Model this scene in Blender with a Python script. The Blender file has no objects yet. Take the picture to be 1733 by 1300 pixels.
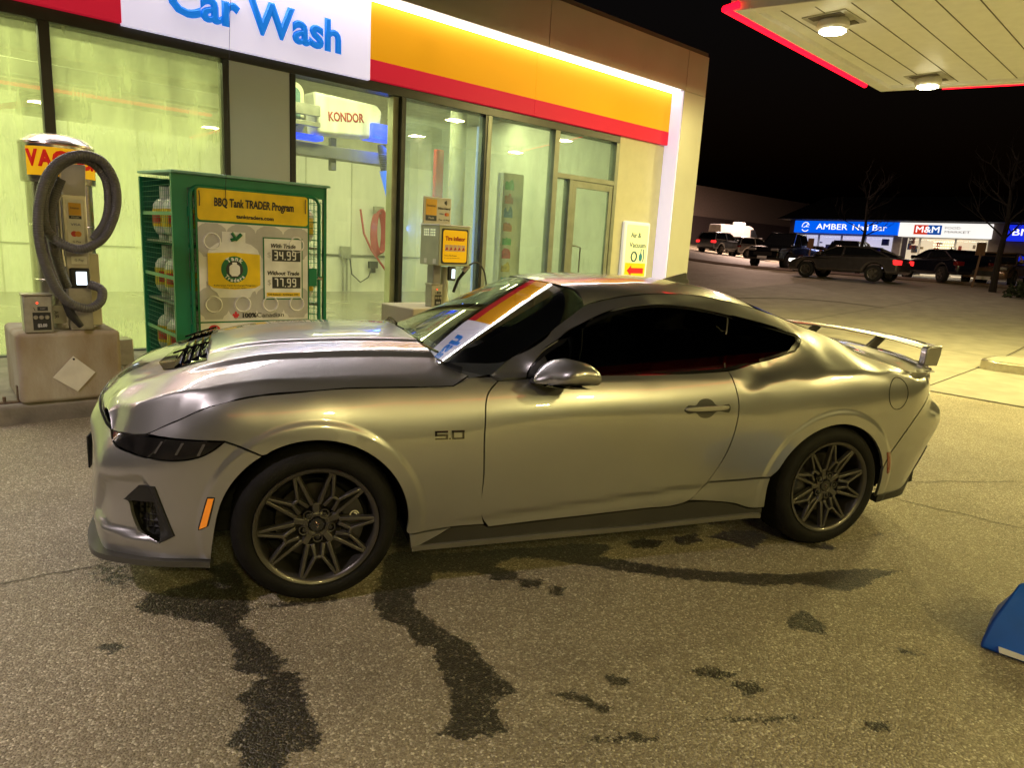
import bpy, bmesh, math, random
import numpy as np
from mathutils import Vector, Matrix
from mathutils.geometry import delaunay_2d_cdt
rad=math.radians
SC=bpy.context.scene
# ---------------------------------------------------------------- camera
cam=bpy.data.objects.new('camera',bpy.data.cameras.new('camera')); SC.collection.objects.link(cam); SC.camera=cam
_y,_p,_r=rad(19.8981),rad(11.3210),rad(3.2913)
_f=Vector((math.sin(_y)*math.cos(_p),math.cos(_y)*math.cos(_p),-math.sin(_p))); _r0=Vector((math.cos(_y),-math.sin(_y),0)); _u0=_r0.cross(_f)
_rr=_r0*math.cos(_r)+_u0*math.sin(_r); _uu=_u0*math.cos(_r)-_r0*math.sin(_r)
cam.matrix_world=Matrix(((_rr.x,_uu.x,-_f.x,-.19697),(_rr.y,_uu.y,-_f.y,-3.78003),(_rr.z,_uu.z,-_f.z,1.55856),(0,0,0,1)))
cam.data.sensor_width=36; cam.data.lens=1176.107/1733*36; cam.data.clip_end=600; cam.data.clip_start=.05
# ---------------------------------------------------------------- night sky
w=bpy.data.worlds.new('World'); SC.world=w; w.use_nodes=True
nt=w.node_tree; sky=nt.nodes.new('ShaderNodeTexSky'); sky.sky_type='NISHITA'; sky.sun_disc=False
sky.sun_elevation=rad(-3); sky.sun_rotation=rad(200)
nt.links.new(sky.outputs[0],nt.nodes['Background'].inputs[0]); nt.nodes['Background'].inputs[1].default_value=.045
SC.view_settings.view_transform='Standard'; SC.view_settings.look='None'; SC.view_settings.exposure=0; SC.view_settings.gamma=1
try:
    SC.cycles.use_denoising=True; SC.cycles.max_bounces=9; SC.cycles.transparent_max_bounces=16; SC.cycles.sample_clamp_indirect=4
    SC.cycles.diffuse_bounces=3; SC.cycles.glossy_bounces=4; SC.cycles.caustics_reflective=False; SC.cycles.caustics_refractive=False
except Exception: pass
# site frame: x along the wash front, y away from the camera (depth), z up
PHI=rad(21.87070); CP,SP=math.cos(PHI),math.sin(PHI)
def BW(x,d,z=0): return Vector((CP*x-SP*d,SP*x+CP*d,z))
def soft(t): return np.log1p(np.exp(-abs(t)))+np.maximum(t,0)
def gz(x,y):
    """the lot is level round the car and climbs beyond the forecourt"""
    d=(x+.197)*.723+(y+3.78)*.691; l=-.691*x+.723*y; k=np.clip((d-25)/20,0,1)
    return .058*soft(d-16)-.050*1.5*soft((d-34)/1.5)+.12*soft(l-4)*k*k*(3-2*k)
def area(name,loc,size,sy,power,color,rot=(0,0,0),spread=180):
    l=bpy.data.lights.new(name,'AREA'); l.shape='RECTANGLE'; l.size=size; l.size_y=sy; l.energy=power; l.color=color; l.spread=rad(spread)
    o=bpy.data.objects.new(name,l); o.location=loc; o.rotation_euler=rot; SC.collection.objects.link(o); return o
LAMP=(1.0,.84,.29)      # warm canopy lamps
WASH=(.98,1.04,.48)      # yellow green wash bay tubes
# ---------------------------------------------------------------- materials
def mat(name,col,rough=.5,metal=0,coat=0,var=.12,scale=6,bump=0,bscale=60,emit=None,estr=0,spec=.5,col2=None,stretch=None,crough=.03):
    m=bpy.data.materials.new(name); m.use_nodes=True; t=m.node_tree; b=t.nodes['Principled BSDF']
    b.inputs['Roughness'].default_value=rough; b.inputs['Metallic'].default_value=metal; b.inputs['Coat Weight'].default_value=coat; b.inputs['Coat Roughness'].default_value=crough
    b.inputs['Specular IOR Level'].default_value=spec
    tc=t.nodes.new('ShaderNodeTexCoord'); vec=tc.outputs['Object']
    if stretch:
        mp=t.nodes.new('ShaderNodeMapping'); mp.inputs['Scale'].default_value=stretch; t.links.new(vec,mp.inputs[0]); vec=mp.outputs[0]
    n=t.nodes.new('ShaderNodeTexNoise'); n.inputs['Scale'].default_value=scale; n.inputs['Detail'].default_value=6; t.links.new(vec,n.inputs['Vector'])
    r=t.nodes.new('ShaderNodeValToRGB'); r.color_ramp.elements[0].position=.3; r.color_ramp.elements[1].position=.7
    c2=col2 or [min(1,c*(1+var)) for c in col]; c1=col if col2 else [c*(1-var) for c in col]
    r.color_ramp.elements[0].color=(*c1,1); r.color_ramp.elements[1].color=(*c2,1)
    t.links.new(n.outputs['Fac'],r.inputs[0]); t.links.new(r.outputs[0],b.inputs['Base Color'])
    if bump:
        n2=t.nodes.new('ShaderNodeTexNoise'); n2.inputs['Scale'].default_value=bscale; n2.inputs['Detail'].default_value=4; t.links.new(vec,n2.inputs['Vector'])
        bp=t.nodes.new('ShaderNodeBump'); bp.inputs['Strength'].default_value=bump; bp.inputs['Distance'].default_value=.01
        t.links.new(n2.outputs['Fac'],bp.inputs['Height']); t.links.new(bp.outputs[0],b.inputs['Normal'])
    if emit:
        b.inputs['Emission Color'].default_value=(*emit,1); b.inputs['Emission Strength'].default_value=estr
    return m
def glassmat(name,tint,rough=.0,fog=0.,fogcol=(.8,.8,.7),ior=1.5,streak=None,refl=1.):
    """thin pane: tinted see-through sheet with fresnel reflection, fog = condensation"""
    m=bpy.data.materials.new(name); m.use_nodes=True; t=m.node_tree; t.nodes.clear()
    out=t.nodes.new('ShaderNodeOutputMaterial'); tr=t.nodes.new('ShaderNodeBsdfTransparent'); tr.inputs[0].default_value=(*tint,1)
    gl=t.nodes.new('ShaderNodeBsdfGlossy'); gl.inputs['Roughness'].default_value=rough; gl.inputs['Color'].default_value=(refl,refl,refl,1)
    fr=t.nodes.new('ShaderNodeFresnel'); ge=t.nodes.new('ShaderNodeNewGeometry'); io=t.nodes.new('ShaderNodeMapRange'); io.inputs[3].default_value=ior; io.inputs[4].default_value=1/ior; t.links.new(ge.outputs['Backfacing'],io.inputs[0]); t.links.new(io.outputs[0],fr.inputs[0]); mx=t.nodes.new('ShaderNodeMixShader')
    base=tr.outputs[0]
    if fog:
        tc=t.nodes.new('ShaderNodeTexCoord'); mp=t.nodes.new('ShaderNodeMapping'); mp.inputs['Scale'].default_value=streak or (9,9,.9); t.links.new(tc.outputs['Object'],mp.inputs[0])
        n=t.nodes.new('ShaderNodeTexNoise'); n.inputs['Scale'].default_value=1.6; n.inputs['Detail'].default_value=8; n.inputs['Roughness'].default_value=.65; t.links.new(mp.outputs[0],n.inputs['Vector'])
        n2=t.nodes.new('ShaderNodeTexNoise'); n2.inputs['Scale'].default_value=1.1; n2.inputs['Detail'].default_value=3; t.links.new(tc.outputs['Object'],n2.inputs['Vector'])
        ad=t.nodes.new('ShaderNodeMath'); ad.operation='MULTIPLY'; t.links.new(n.outputs['Fac'],ad.inputs[0]); t.links.new(n2.outputs['Fac'],ad.inputs[1])
        mr=t.nodes.new('ShaderNodeMapRange'); mr.inputs[1].default_value=.12; mr.inputs[2].default_value=.42; mr.inputs[3].default_value=fog*.35; mr.inputs[4].default_value=min(1,fog*1.6); t.links.new(ad.outputs[0],mr.inputs[0])
        tl=t.nodes.new('ShaderNodeBsdfTranslucent'); tl.inputs[0].default_value=(*fogcol,1)
        m0=t.nodes.new('ShaderNodeMixShader'); t.links.new(mr.outputs[0],m0.inputs[0]); t.links.new(base,m0.inputs[1]); t.links.new(tl.outputs[0],m0.inputs[2]); base=m0.outputs[0]
    t.links.new(fr.outputs[0],mx.inputs[0]); t.links.new(base,mx.inputs[1]); t.links.new(gl.outputs[0],mx.inputs[2]); t.links.new(mx.outputs[0],out.inputs[0])
    return m
def emat(name,col,s):
    m=bpy.data.materials.new(name); m.use_nodes=True; t=m.node_tree; b=t.nodes['Principled BSDF']
    b.inputs['Base Color'].default_value=(*[c*.8 for c in col],1); b.inputs['Roughness'].default_value=.55; b.inputs['Specular IOR Level'].default_value=.2
    b.inputs['Emission Color'].default_value=(*col,1)
    tc=t.nodes.new('ShaderNodeTexCoord'); n=t.nodes.new('ShaderNodeTexNoise'); n.inputs['Scale'].default_value=.8; t.links.new(tc.outputs['Object'],n.inputs['Vector'])
    mr=t.nodes.new('ShaderNodeMapRange'); mr.inputs[3].default_value=s*.92; mr.inputs[4].default_value=s*1.08; t.links.new(n.outputs['Fac'],mr.inputs[0]); t.links.new(mr.outputs[0],b.inputs['Emission Strength'])
    return m
# ---------------------------------------------------------------- objects
def link(o): SC.collection.objects.link(o); return o
def tag(o,label=None,cat=None,group=None,kind=None):
    if label: o['label']=label
    if cat: o['category']=cat
    if group: o['group']=group
    if kind: o['kind']=kind
    return o
def empty(name,label,cat,loc=(0,0,0),rz=0,group=None):
    o=link(bpy.data.objects.new(name,None)); o.location=loc; o.rotation_euler=(0,0,rz); o.empty_display_size=.1
    return tag(o,label,cat,group)
def copy_tree(o,parent=None):
    c=o.copy(); link(c); c.parent=parent
    for ch in list(o.children): copy_tree(ch,c)
    return c
class MB:
    def __init__(s): s.v=[];s.f=[]
    def add(s,V,F):
        b=len(s.v); s.v+= [tuple(map(float,p)) for p in V]; s.f+=[tuple(i+b for i in f) for f in F]; return s
    def box(s,x0,x1,y0,y1,z0,z1):
        return s.add([(x,y,z) for x in (x0,x1) for y in (y0,y1) for z in (z0,z1)],[(0,1,3,2),(4,6,7,5),(0,4,5,1),(2,3,7,6),(0,2,6,4),(1,5,7,3)])
    def hexa(s,b,t):  # bottom quad, top quad
        return s.add(list(b)+list(t),[(3,2,1,0),(4,5,6,7)]+[(i,(i+1)%4,(i+1)%4+4,i+4) for i in range(4)])
    def bar(s,a,b,w,h,up=(0,0,1)):
        a=Vector(a);b=Vector(b);d=(b-a).normalized();u=Vector(up); r=d.cross(u)
        if r.length<1e-4: r=d.cross(Vector((1,0,0)))
        r.normalize();u=r.cross(d).normalized(); q=[(-1,-1),(1,-1),(1,1),(-1,1)]
        return s.hexa([a+r*i*w/2+u*j*h/2 for i,j in q],[b+r*i*w/2+u*j*h/2 for i,j in q])
    def tube(s,pts,r,n=10,caps=True,closed=False):
        P=[Vector(p) for p in pts]; m=len(P); rs=r if hasattr(r,'__len__') else [r]*m; V=[];F=[]; nrm=None
        for i,p in enumerate(P):
            d=(P[(i+1)%m]-P[i-1]) if closed else (P[min(i+1,m-1)]-P[max(i-1,0)])
            d.normalize()
            if nrm is None:
                nrm=d.cross(Vector((0,0,1)));
                if nrm.length<1e-3: nrm=d.cross(Vector((1,0,0)))
            nrm=(nrm-d*nrm.dot(d)).normalized(); b=d.cross(nrm)
            V+=[p+(nrm*math.cos(2*math.pi*k/n)+b*math.sin(2*math.pi*k/n))*rs[i] for k in range(n)]
        for i in range(m if closed else m-1):
            for k in range(n):
                a=i*n+k;b_=i*n+(k+1)%n;c=((i+1)%m)*n+(k+1)%n;d_=((i+1)%m)*n+k; F.append((a,b_,c,d_))
        if caps and not closed: F+= [tuple(range(n-1,-1,-1)),tuple((m-1)*n+k for k in range(n))]
        return s.add(V,F)
    def lathe(s,prof,c=(0,0,0),axis='z',n=32,close=False):
        V=[];F=[];m=len(prof)
        for k in range(n):
            t=2*math.pi*k/n; C,S=math.cos(t),math.sin(t)
            for r,h in prof:
                p={'z':(r*C,r*S,h),'y':(r*C,h,r*S),'x':(h,r*C,r*S)}[axis]; V.append((p[0]+c[0],p[1]+c[1],p[2]+c[2]))
        for k in range(n):
            for i in range(m if close else m-1):
                j=(i+1)%m; a=k*m+i;b=k*m+j;q=((k+1)%n)*m+j;d=((k+1)%n)*m+i
                F.append((a,d,q,b) if axis!='y' else (a,b,q,d))
        return s.add(V,F)
    def prism(s,poly,y0,y1,plane='xz'):
        n=len(poly); P=(lambda a,b,c:(a,c,b)) if plane=='xz' else ((lambda a,b,c:(a,b,c)) if plane=='xy' else (lambda a,b,c:(c,a,b)))
        return s.add([P(a,b,y0) for a,b in poly]+[P(a,b,y1) for a,b in poly],[tuple(range(n)),tuple(range(2*n-1,n-1,-1))]+[(i,i+n,(i+1)%n+n,(i+1)%n) for i in range(n)])
    def grid(s,f,us,vs):
        V=[f(u,v) for u in us for v in vs]; m=len(vs)
        return s.add(V,[(i*m+j,(i+1)*m+j,(i+1)*m+j+1,i*m+j+1) for i in range(len(us)-1) for j in range(len(vs)-1)])
    def build(s,name,m,parent=None,bevel=0,smooth=False,angle=40,loc=None,seg=2,fix=True):
        me=bpy.data.meshes.new(name); me.from_pydata(s.v,[],s.f)
        if fix:
            bm=bmesh.new(); bm.from_mesh(me); bmesh.ops.recalc_face_normals(bm,faces=bm.faces); bm.to_mesh(me); bm.free()
        for x in (m if isinstance(m,(list,tuple)) else [m]): me.materials.append(x)
        o=link(bpy.data.objects.new(name,me)); o.parent=parent
        if loc is not None: o.location=loc
        if smooth:
            me.polygons.foreach_set('use_smooth',[True]*len(me.polygons)); me.set_sharp_from_angle(angle=rad(angle))
        if bevel:
            b=o.modifiers.new('bevel','BEVEL'); b.width=bevel; b.segments=seg; b.limit_method='ANGLE'; b.angle_limit=rad(35); b.use_clamp_overlap=True
            if not smooth: me.polygons.foreach_set('use_smooth',[True]*len(me.polygons)); me.set_sharp_from_angle(angle=rad(30))
        return o
TX=[]
def text(s,parent,loc,h,m,w=None,rot=(math.pi/2,0,0),name='lettering',bold=0,shear=0,ext=.001,align='CENTER'):
    """lettering: h = height of a capital letter, w = total width"""
    c=bpy.data.curves.new(name,'FONT'); c.body=s; c.align_x=align; c.align_y='CENTER'; c.size=h/.73; c.bevel_depth=bold*.7; c.bevel_resolution=0; c.shear=shear; c.extrude=ext; c.resolution_u=3
    c.materials.append(m); o=link(bpy.data.objects.new(name,c)); o.parent=parent; o.location=loc; o.rotation_euler=rot
    if w: TX.append((o,w))
    return o
def fit_text():
    bpy.context.view_layer.update()
    for o,w in TX:
        d=max(o.dimensions.x,1e-6); o.scale.x=w/d
    bpy.context.view_layer.update(); dg=bpy.context.evaluated_depsgraph_get()
    for o in [o for o in SC.objects if o.type=='FONT']:   # lettering becomes plain mesh
        me=bpy.data.meshes.new_from_object(o.evaluated_get(dg)); n=link(bpy.data.objects.new('lettering',me)); n.parent=o.parent; n.location=o.location; n.rotation_euler=o.rotation_euler; n.scale=o.scale
        bpy.data.objects.remove(o)
GLOSSBLACK=mat('gloss_black',(.012,.012,.013),.08,0,.5); BLACK=mat('black_trim',(.011,.011,.011),.55,bump=.15,bscale=300); RUBBER=mat('tyre_rubber',(.006,.0058,.0055),.7,bump=.25,bscale=180,var=.4,scale=14,spec=.2)
VOID=mat('dark_underside',(.006,.006,.006),.95); RIMM=mat('gunmetal',(.088,.083,.077),.36,.7,.35,.1,20); DISC=mat('brake_steel',(.06,.056,.052),.4,.9,stretch=(1,1,1),scale=60); CHROME=mat('chrome',(.7,.7,.7),.12,1)
TINT=glassmat('tinted_side_glass',(.065,.066,.056),0,ior=1.5); WS=glassmat('windscreen_glass',(.72,.75,.71),0,ior=4.0); AMBER=mat('amber_lens',(.75,.24,.02),.2,0,1,.1,40,emit=(.9,.25,.01),estr=.25); REDLENS=mat('red_lens',(.16,.025,.012),.2,0,1)
SMOKE=mat('smoked_lens',(.014,.013,.013),.12,0,1,.5,12); FABRIC=mat('black_upholstery',(.045,.045,.048),.8,bump=.2); GREYTRIM=mat('grey_interior_trim',(.11,.11,.115),.6); WHITEPLATE=mat('plate_white',(.6,.6,.6),.4); SEAMM=mat('frit_black',(.008,.008,.008),.25)
def inside(Q,P):
    x,y=Q[:,0],Q[:,1]; r=np.zeros(len(Q),bool); q=np.roll(P,-1,0)
    for (a,b),(c,d) in zip(P,q):
        if b==d: continue
        k=((b>y)!=(d>y))&(x<(c-a)*(y-b)/(d-b)+a); r^=k
    return r
# ---- car body side: plan curve + inward offset d(s,z) -------------------
PLAN=[(-1.75,-.945,0),(-1.45,-.935,-.30),(-1.2,-.905,-.55),(-1.0,-.845,-.70),(-.8,-.72,-.795),(-.6,-.58,-.862),(-.42,-.42,-.905),
(-.2,-.2,-.93),(0,0,-.945),(.4,.4,-.95),(1,1,-.955),(1.6,1.6,-.955),(2.2,2.2,-.955),(2.7,2.7,-.963),(3.1,3.1,-.945),(3.3,3.3,-.915),
(3.5,3.48,-.86),(3.7,3.63,-.77),(3.9,3.74,-.62),(4.15,3.80,-.38),(4.5,3.82,0)]
DT={-1.75:[(.10,.06),(.22,.03),(.35,.0),(.47,.0),(.60,.02),(.70,.0),(.74,.0),(.80,.03)],
-1.35:[(.10,.06),(.22,.02),(.35,0),(.47,0),(.6,.02),(.70,0),(.76,.025),(.79,.05)],
-1.0:[(.12,.06),(.2,.02),(.3,.0),(.45,.015),(.55,.0),(.64,.02),(.72,.07),(.76,.10)],
-.8:[(.12,.05),(.2,.02),(.3,.0),(.45,.008),(.55,.0),(.64,.012),(.72,.05),(.78,.09)],
-.6:[(.12,.04),(.2,.015),(.3,0),(.45,0),(.6,0),(.66,.008),(.73,.03),(.78,.055),(.82,.08)],
-.42:[(.12,.04),(.2,.015),(.3,.0),(.5,0),(.65,.002),(.75,.016),(.80,.026),(.853,.044),(.9,.072)],
-.2:[(.65,0),(.74,.008),(.82,.026),(.87,.046),(.908,.066),(.94,.09)],
0:[(.65,0),(.74,.008),(.82,.025),(.88,.048),(.925,.072),(.98,.115)],
2.55:[(.75,-.004),(.88,.01),(.985,.055),(1.02,.10),(1.1,.16),(1.15,.19),(1.19,.24),(1.235,.345)],
2.8:[(.72,-.002),(.85,.006),(.94,.02),(.99,.06),(1.03,.13),(1.09,.22),(1.15,.31)],
3.05:[(.75,.0),(.9,.01),(.985,.055),(1.02,.14),(1.06,.22)],
3.2:[(.15,.05),(.25,.03),(.4,.01),(.6,0),(.8,.0),(.92,.012),(.985,.07),(1.01,.14)],
3.4:[(.15,.07),(.25,.05),(.4,.02),(.55,.0),(.7,0),(.85,.01),(.93,.02),(.978,.07),(.985,.12)],
3.7:[(.2,.13),(.3,.10),(.4,.05),(.52,.01),(.735,-.02),(.83,.07),(.92,.055),(.96,.075)],
4.0:[(.2,.13),(.3,.10),(.4,.05),(.52,.01),(.735,-.02),(.83,.06),(.92,.045),(.97,.06)],
4.5:[(.2,.13),(.3,.10),(.4,.05),(.52,.01),(.735,-.02),(.83,.06),(.92,.045),(.97,.06)]}
# door and flank: one vertical section that changes slowly along the car
_zq=[.15,.20,.28,.37,.45,.55,.65,.72,.77,.82,.87,.91,.94,.985]
_fa=[.060,.050,.034,.016,.008,.002,.001,.005,.013,.026,.044,.062,.079,.110]
_fb=[.060,.051,.040,.025,.018,.011,.0045,.0010,.0008,.0050,.018,.034,.049,.076]
_fc=[.050,.034,.022,.013,.006,.0005,-.004,-.005,-.003,.004,.014,.026,.038,.060]
for q in np.arange(.3,2.45,.15):
    u=float(np.clip((q-.35)/.85,0,1)); u=u*u*(3-2*u); v=float(np.clip((q-1.5)/.9,0,1)); v=v*v*(3-2*v)
    DT[round(float(q),3)]=[(z,(a*(1-u)+b*u)*(1-v)+c*v) for z,a,b,c in zip(_zq,_fa,_fb,_fc) if not (q>2.2 and z>.96)]
DX=[(.972,1.042,.115),(1.12,1.133,.165),(1.29,1.219,.215),(1.461,1.277,.245),(1.631,1.304,.255),(1.84,1.294,.255),(2.091,1.258,.245),(2.309,1.211,.23),(2.527,1.157,.20),
(.926,.964,.095),(.757,.975,.15),(.905,1.05,.215),(1.107,1.158,.285),(1.31,1.28,.355),(1.5,1.33,.355),(1.684,1.351,.355),(1.998,1.348,.355),(2.321,1.296,.35),
(1.5,1.13,.16),(1.9,1.13,.165),(2.2,1.12,.165),(1.2,1.06,.12)]
class TPS:
    def __init__(s,X,v,lam=1e-5):
        X=np.array(X,float); v=np.array(v,float); n=len(X); s.X=X
        K=s.k(X,X)+lam*np.eye(n); P=np.c_[np.ones(n),X]
        A=np.zeros((n+3,n+3)); A[:n,:n]=K; A[:n,n:]=P; A[n:,:n]=P.T
        w=np.linalg.solve(A,np.r_[v,0,0,0]); s.w=w[:n]; s.a=w[n:]
    def k(s,A,B):
        r2=((A[:,None]-B[None])**2).sum(2); return .5*r2*np.log(r2+1e-12)
    def __call__(s,Q):
        Q=np.atleast_2d(np.array(Q,float)); out=np.zeros(len(Q))
        for i in range(0,len(Q),4000):
            q=Q[i:i+4000]; out[i:i+4000]=s.k(q,s.X)@s.w+s.a[0]+q@s.a[1:]
        return out
ZW=1.6  # stretch z in the metric so that height matters more
_p=[(s,z*ZW,d) for s,l in DT.items() for z,d in l if not (2.5<s<2.6 and z>1.05)]+[(.926,.964*ZW,.072),(1.56,.98*ZW,.074)]
_tps=TPS([(a,b) for a,b,_ in _p],[c for *_,c in _p],1.2e-3)
_gp=DX+[(.80,.962,.115),(1.249,.979,.085),(1.56,.98,.08),(1.9,.986,.078),(2.05,1.0,.082),(2.28,1.042,.112),(2.46,1.085,.142)]
_tG=TPS([(a,b*ZW) for a,b,_ in _gp],[c for *_,c in _gp],1.5e-4)
# rear quarter: lower body (A) and sail panel (B) meet in a crisp shoulder line
QA={1.9:[(.28,.037),(.37,.022),(.45,.015),(.55,.0085),(.65,.002),(.75,-.001),(.82,.005),(.91,.032),(.94,.046),(1.05,.09)],2.2:[(.28,.026),(.37,.016),(.45,.009),(.55,.003),(.65,-.002),(.75,-.003),(.82,.0045),(.90,.022),(.945,.042),(1.05,.085)],
2.5:[(.45,.004),(.72,-.004),(.85,.004),(.93,.026),(.98,.05),(1.08,.10)],2.8:[(.70,-.002),(.85,.006),(.94,.028),(.99,.05),(1.08,.10)],3.05:[(.5,.0),(.75,.0),(.88,.008),(.95,.03),(.988,.052),(1.08,.10)],
3.25:[(.25,.035),(.4,.012),(.6,.0),(.8,.0),(.90,.012),(.95,.032),(.985,.062),(1.06,.11)],3.45:[(.25,.05),(.4,.02),(.55,.0),(.7,.0),(.85,.012),(.93,.025),(.98,.075)]}
QB=[(2.0,.97,.06),(2.134,.924,.05),(2.24,.951,.05),(2.389,.971,.05),(2.624,.985,.05),(2.885,.989,.05),(3.1,.987,.05),(3.246,.982,.065),(2.24,.964,.078),(2.39,.985,.078),(2.55,1.0,.078),
(2.038,.996,.082),(2.278,1.042,.115),(2.468,1.085,.145),(2.535,1.137,.185),(2.525,1.163,.20),(2.309,1.216,.23),(2.092,1.26,.245),(2.0,1.14,.165),(2.2,1.12,.165),
(2.303,1.297,.35),(2.578,1.223,.343),(2.851,1.143,.31),(3.041,1.056,.235),(3.149,1.023,.165),(2.7,1.06,.155),(2.9,1.06,.178),(1.998,1.348,.355)]
QB+=[(s,z-.06,d-.065) for s,z,d in QB[2:8]]
_qa=[(s,z*ZW,d) for s,l in QA.items() for z,d in l]
_tA=TPS([(a,b) for a,b,_ in _qa],[c for *_,c in _qa],2e-4); _tB=TPS([(a,b*ZW) for a,b,_ in QB],[c for *_,c in QB],5e-4)
# glass: a plain barrel through the window outline
_gq=np.array([(s,z,d) for s,z,d in [(.972,1.042,.115),(1.12,1.133,.165),(1.29,1.219,.215),(1.461,1.277,.245),(1.631,1.304,.255),(1.84,1.294,.255),(2.091,1.258,.245),(2.309,1.211,.23),(2.527,1.157,.20),(.926,.964,.095),(1.249,.979,.085),(1.56,.98,.08),(1.9,.986,.078),(2.05,1.0,.082),(2.28,1.042,.112),(2.46,1.085,.142)]])
_gm=lambda s,z:np.c_[np.ones_like(s),s,z,s*s,z*z]
_gc=np.linalg.lstsq(_gm(_gq[:,0],_gq[:,1]),_gq[:,2],rcond=None)[0]
RECESS=np.array([(-1.16,.36),(-.985,.555),(-.72,.580),(-.665,.535),(-.575,.345),(-.654,.285),(-.99,.315)])
def polysd(s,z,P):
    d=np.full(len(s),9.); ins=np.zeros(len(s),bool)
    for a,b in zip(P,np.roll(P,-1,0)):
        ab=b-a; t=np.clip(((s-a[0])*ab[0]+(z-a[1])*ab[1])/(ab@ab),0,1); d=np.minimum(d,np.hypot(s-a[0]-t*ab[0],z-a[1]-t*ab[1]))
        if a[1]!=b[1]: ins^=((a[1]>z)!=(b[1]>z))&(s<(b[0]-a[0])*(z-a[1])/(b[1]-a[1])+a[0])
    return np.where(ins,d,-d)
def crspline(T,Y,t):
    T=np.array(T);Y=np.array(Y,float); t=np.clip(t,T[0],T[-1]); i=np.clip(np.searchsorted(T,t,'right')-1,0,len(T)-2)
    m=np.empty_like(Y); h=np.diff(T)
    sl=np.diff(Y,axis=0)/(h[:,None] if Y.ndim>1 else h)
    hh=h[:,None] if Y.ndim>1 else h
    m[1:-1]=(sl[:-1]*hh[1:]+sl[1:]*hh[:-1])/(hh[1:]+hh[:-1]); m[0]=sl[0]; m[-1]=sl[-1]
    u=(t-T[i])/h[i]; H=h[i]
    if Y.ndim>1: u=u[:,None]; H=H[:,None]
    return (2*u**3-3*u**2+1)*Y[i]+(u**3-2*u**2+u)*H*m[i]+(-2*u**3+3*u**2)*Y[i+1]+(u**3-u**2)*H*m[i+1]
_PT=[a for a,*_ in PLAN]; _PY=[(b,c) for _,b,c in PLAN]
ARCHES=[(-.005,.34,.388),(2.705,.325,.388)]
def sst(a,b,x):
    t=np.clip((x-a)/(b-a),0,1); return t*t*(3-2*t)
def side(s,z,off=0.,glass=False):
    """points of the left body side at plan parameter s and height z, off = extra inward offset"""
    s=np.asarray(s,float);z=np.asarray(z,float)
    P=crspline(_PT,_PY,s); e=1e-3
    T=crspline(_PT,_PY,np.clip(s+e,_PT[0],_PT[-1]))-crspline(_PT,_PY,np.clip(s-e,_PT[0],_PT[-1]))
    T/=np.linalg.norm(T,axis=1)[:,None]; n=np.c_[-T[:,1],T[:,0]]   # inward (towards +y on the side)
    d=_tps(np.c_[s,z*ZW]); w=sst(.69,.76,s)*sst(.955,.985,z); m=w>0
    if m.any(): d[m]=d[m]*(1-w[m])+_tG(np.c_[s[m],z[m]*ZW])*w[m]
    w=sst(2.0,2.25,s)*(1-sst(3.2,3.4,s)); m=w>0
    if m.any():
        a=_tA(np.c_[s[m],z[m]*ZW]); b=_tB(np.c_[s[m],z[m]*ZW]); k=.014; h=np.clip(.5+.5*(a-b)/k,0,1); c=b*(1-h)+a*h+k*h*(1-h)
        d[m]=d[m]*(1-w[m])+c*w[m]
    # rising crease along the sill
    zc=.343+.070*(s-.74); t=(zc-z)/.085; fd=sst(.45,.95,s)*(1-sst(1.7,2.15,s)); t=np.clip(t,0,1)
    d=d+.008*fd*sst(0,.30,t)*(1-.75*sst(.30,1.,t))
    m=(s<-.45)&(z<.65)
    if m.any(): d[m]+=.020*sst(.0,.035,polysd(s[m],z[m],RECESS))
    if glass: d=(_gm(s,z)@_gc)
    for cx,cz,R in ([] if glass else ARCHES):
        r=np.hypot(s-cx,z-cz); d=d-.0065*(1-sst(R+.052,R+.086,r))
    Q=P+n*(d+off)[:,None]
    return np.c_[Q,z]

def feature_points():
    """extra sample points where the skin turns sharply: arch lips and the rear shoulder"""
    o=[]
    for cx,cz,R in ARCHES:
        for r in np.arange(R+.028,R+.112,.0085):
            n=int(math.pi*1.5*r/.014); t=np.linspace(-.6,math.pi+.6,n); o.append(np.c_[cx+r*np.cos(t),cz+r*np.sin(t)])
    s=np.linspace(2.03,3.36,110); lo=np.full(110,.90); hi=np.full(110,1.03)
    for _ in range(22):
        m=(lo+hi)/2; f=_tB(np.c_[s,m*ZW])-_tA(np.c_[s,m*ZW]); lo=np.where(f<0,m,lo); hi=np.where(f<0,hi,m)
    for q in (-.030,-.021,-.013,-.006,0,.006,.013,.021,.030,.040): o.append(np.c_[s,lo+q])
    return np.vstack(o)
FEAT=feature_points()
# ---- hood: crisp crest where the flat top meets the flank ----------------
SEAM=[(-1.03,.724),(-.90,.723),(-.80,.727),(-.731,.735),(-.606,.781),(-.450,.850),(-.319,.888),(-.225,.905),(-.041,.921),(.132,.932),(.386,.933),(.580,.938),(.660,.972)]
_s3=side([a for a,_ in SEAM],[b for _,b in SEAM])
CREST=np.array([(-.83,-.59,.775),(-.702,-.68,.839),(-.523,-.76,.902),(-.338,-.80,.937),(-.22,-.815,.955),(-.034,-.82,.961),(.14,-.82,.966),(.40,-.815,.967),(.607,-.80,.969),(.72,-.79,.972)])
CENTER=[(-.925,.797),(-.88,.843),(-.8,.893),(-.65,.957),(-.46,1.014),(-.2,1.051),(.04,1.068),(.3,1.074),(.6,1.066)]
_cx=[a for a,_ in CENTER]; _cz=[b for _,b in CENTER]
_tp=[];_fp=[]
for x,y,z in CREST:
    zc=float(np.interp(x,_cx,_cz))
    for k in (1.,.85,.65,.4,.2,0,-.2,-.4):
        _tp.append((x,y*k,zc-(zc-z)*abs(k)**2.3))
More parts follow.
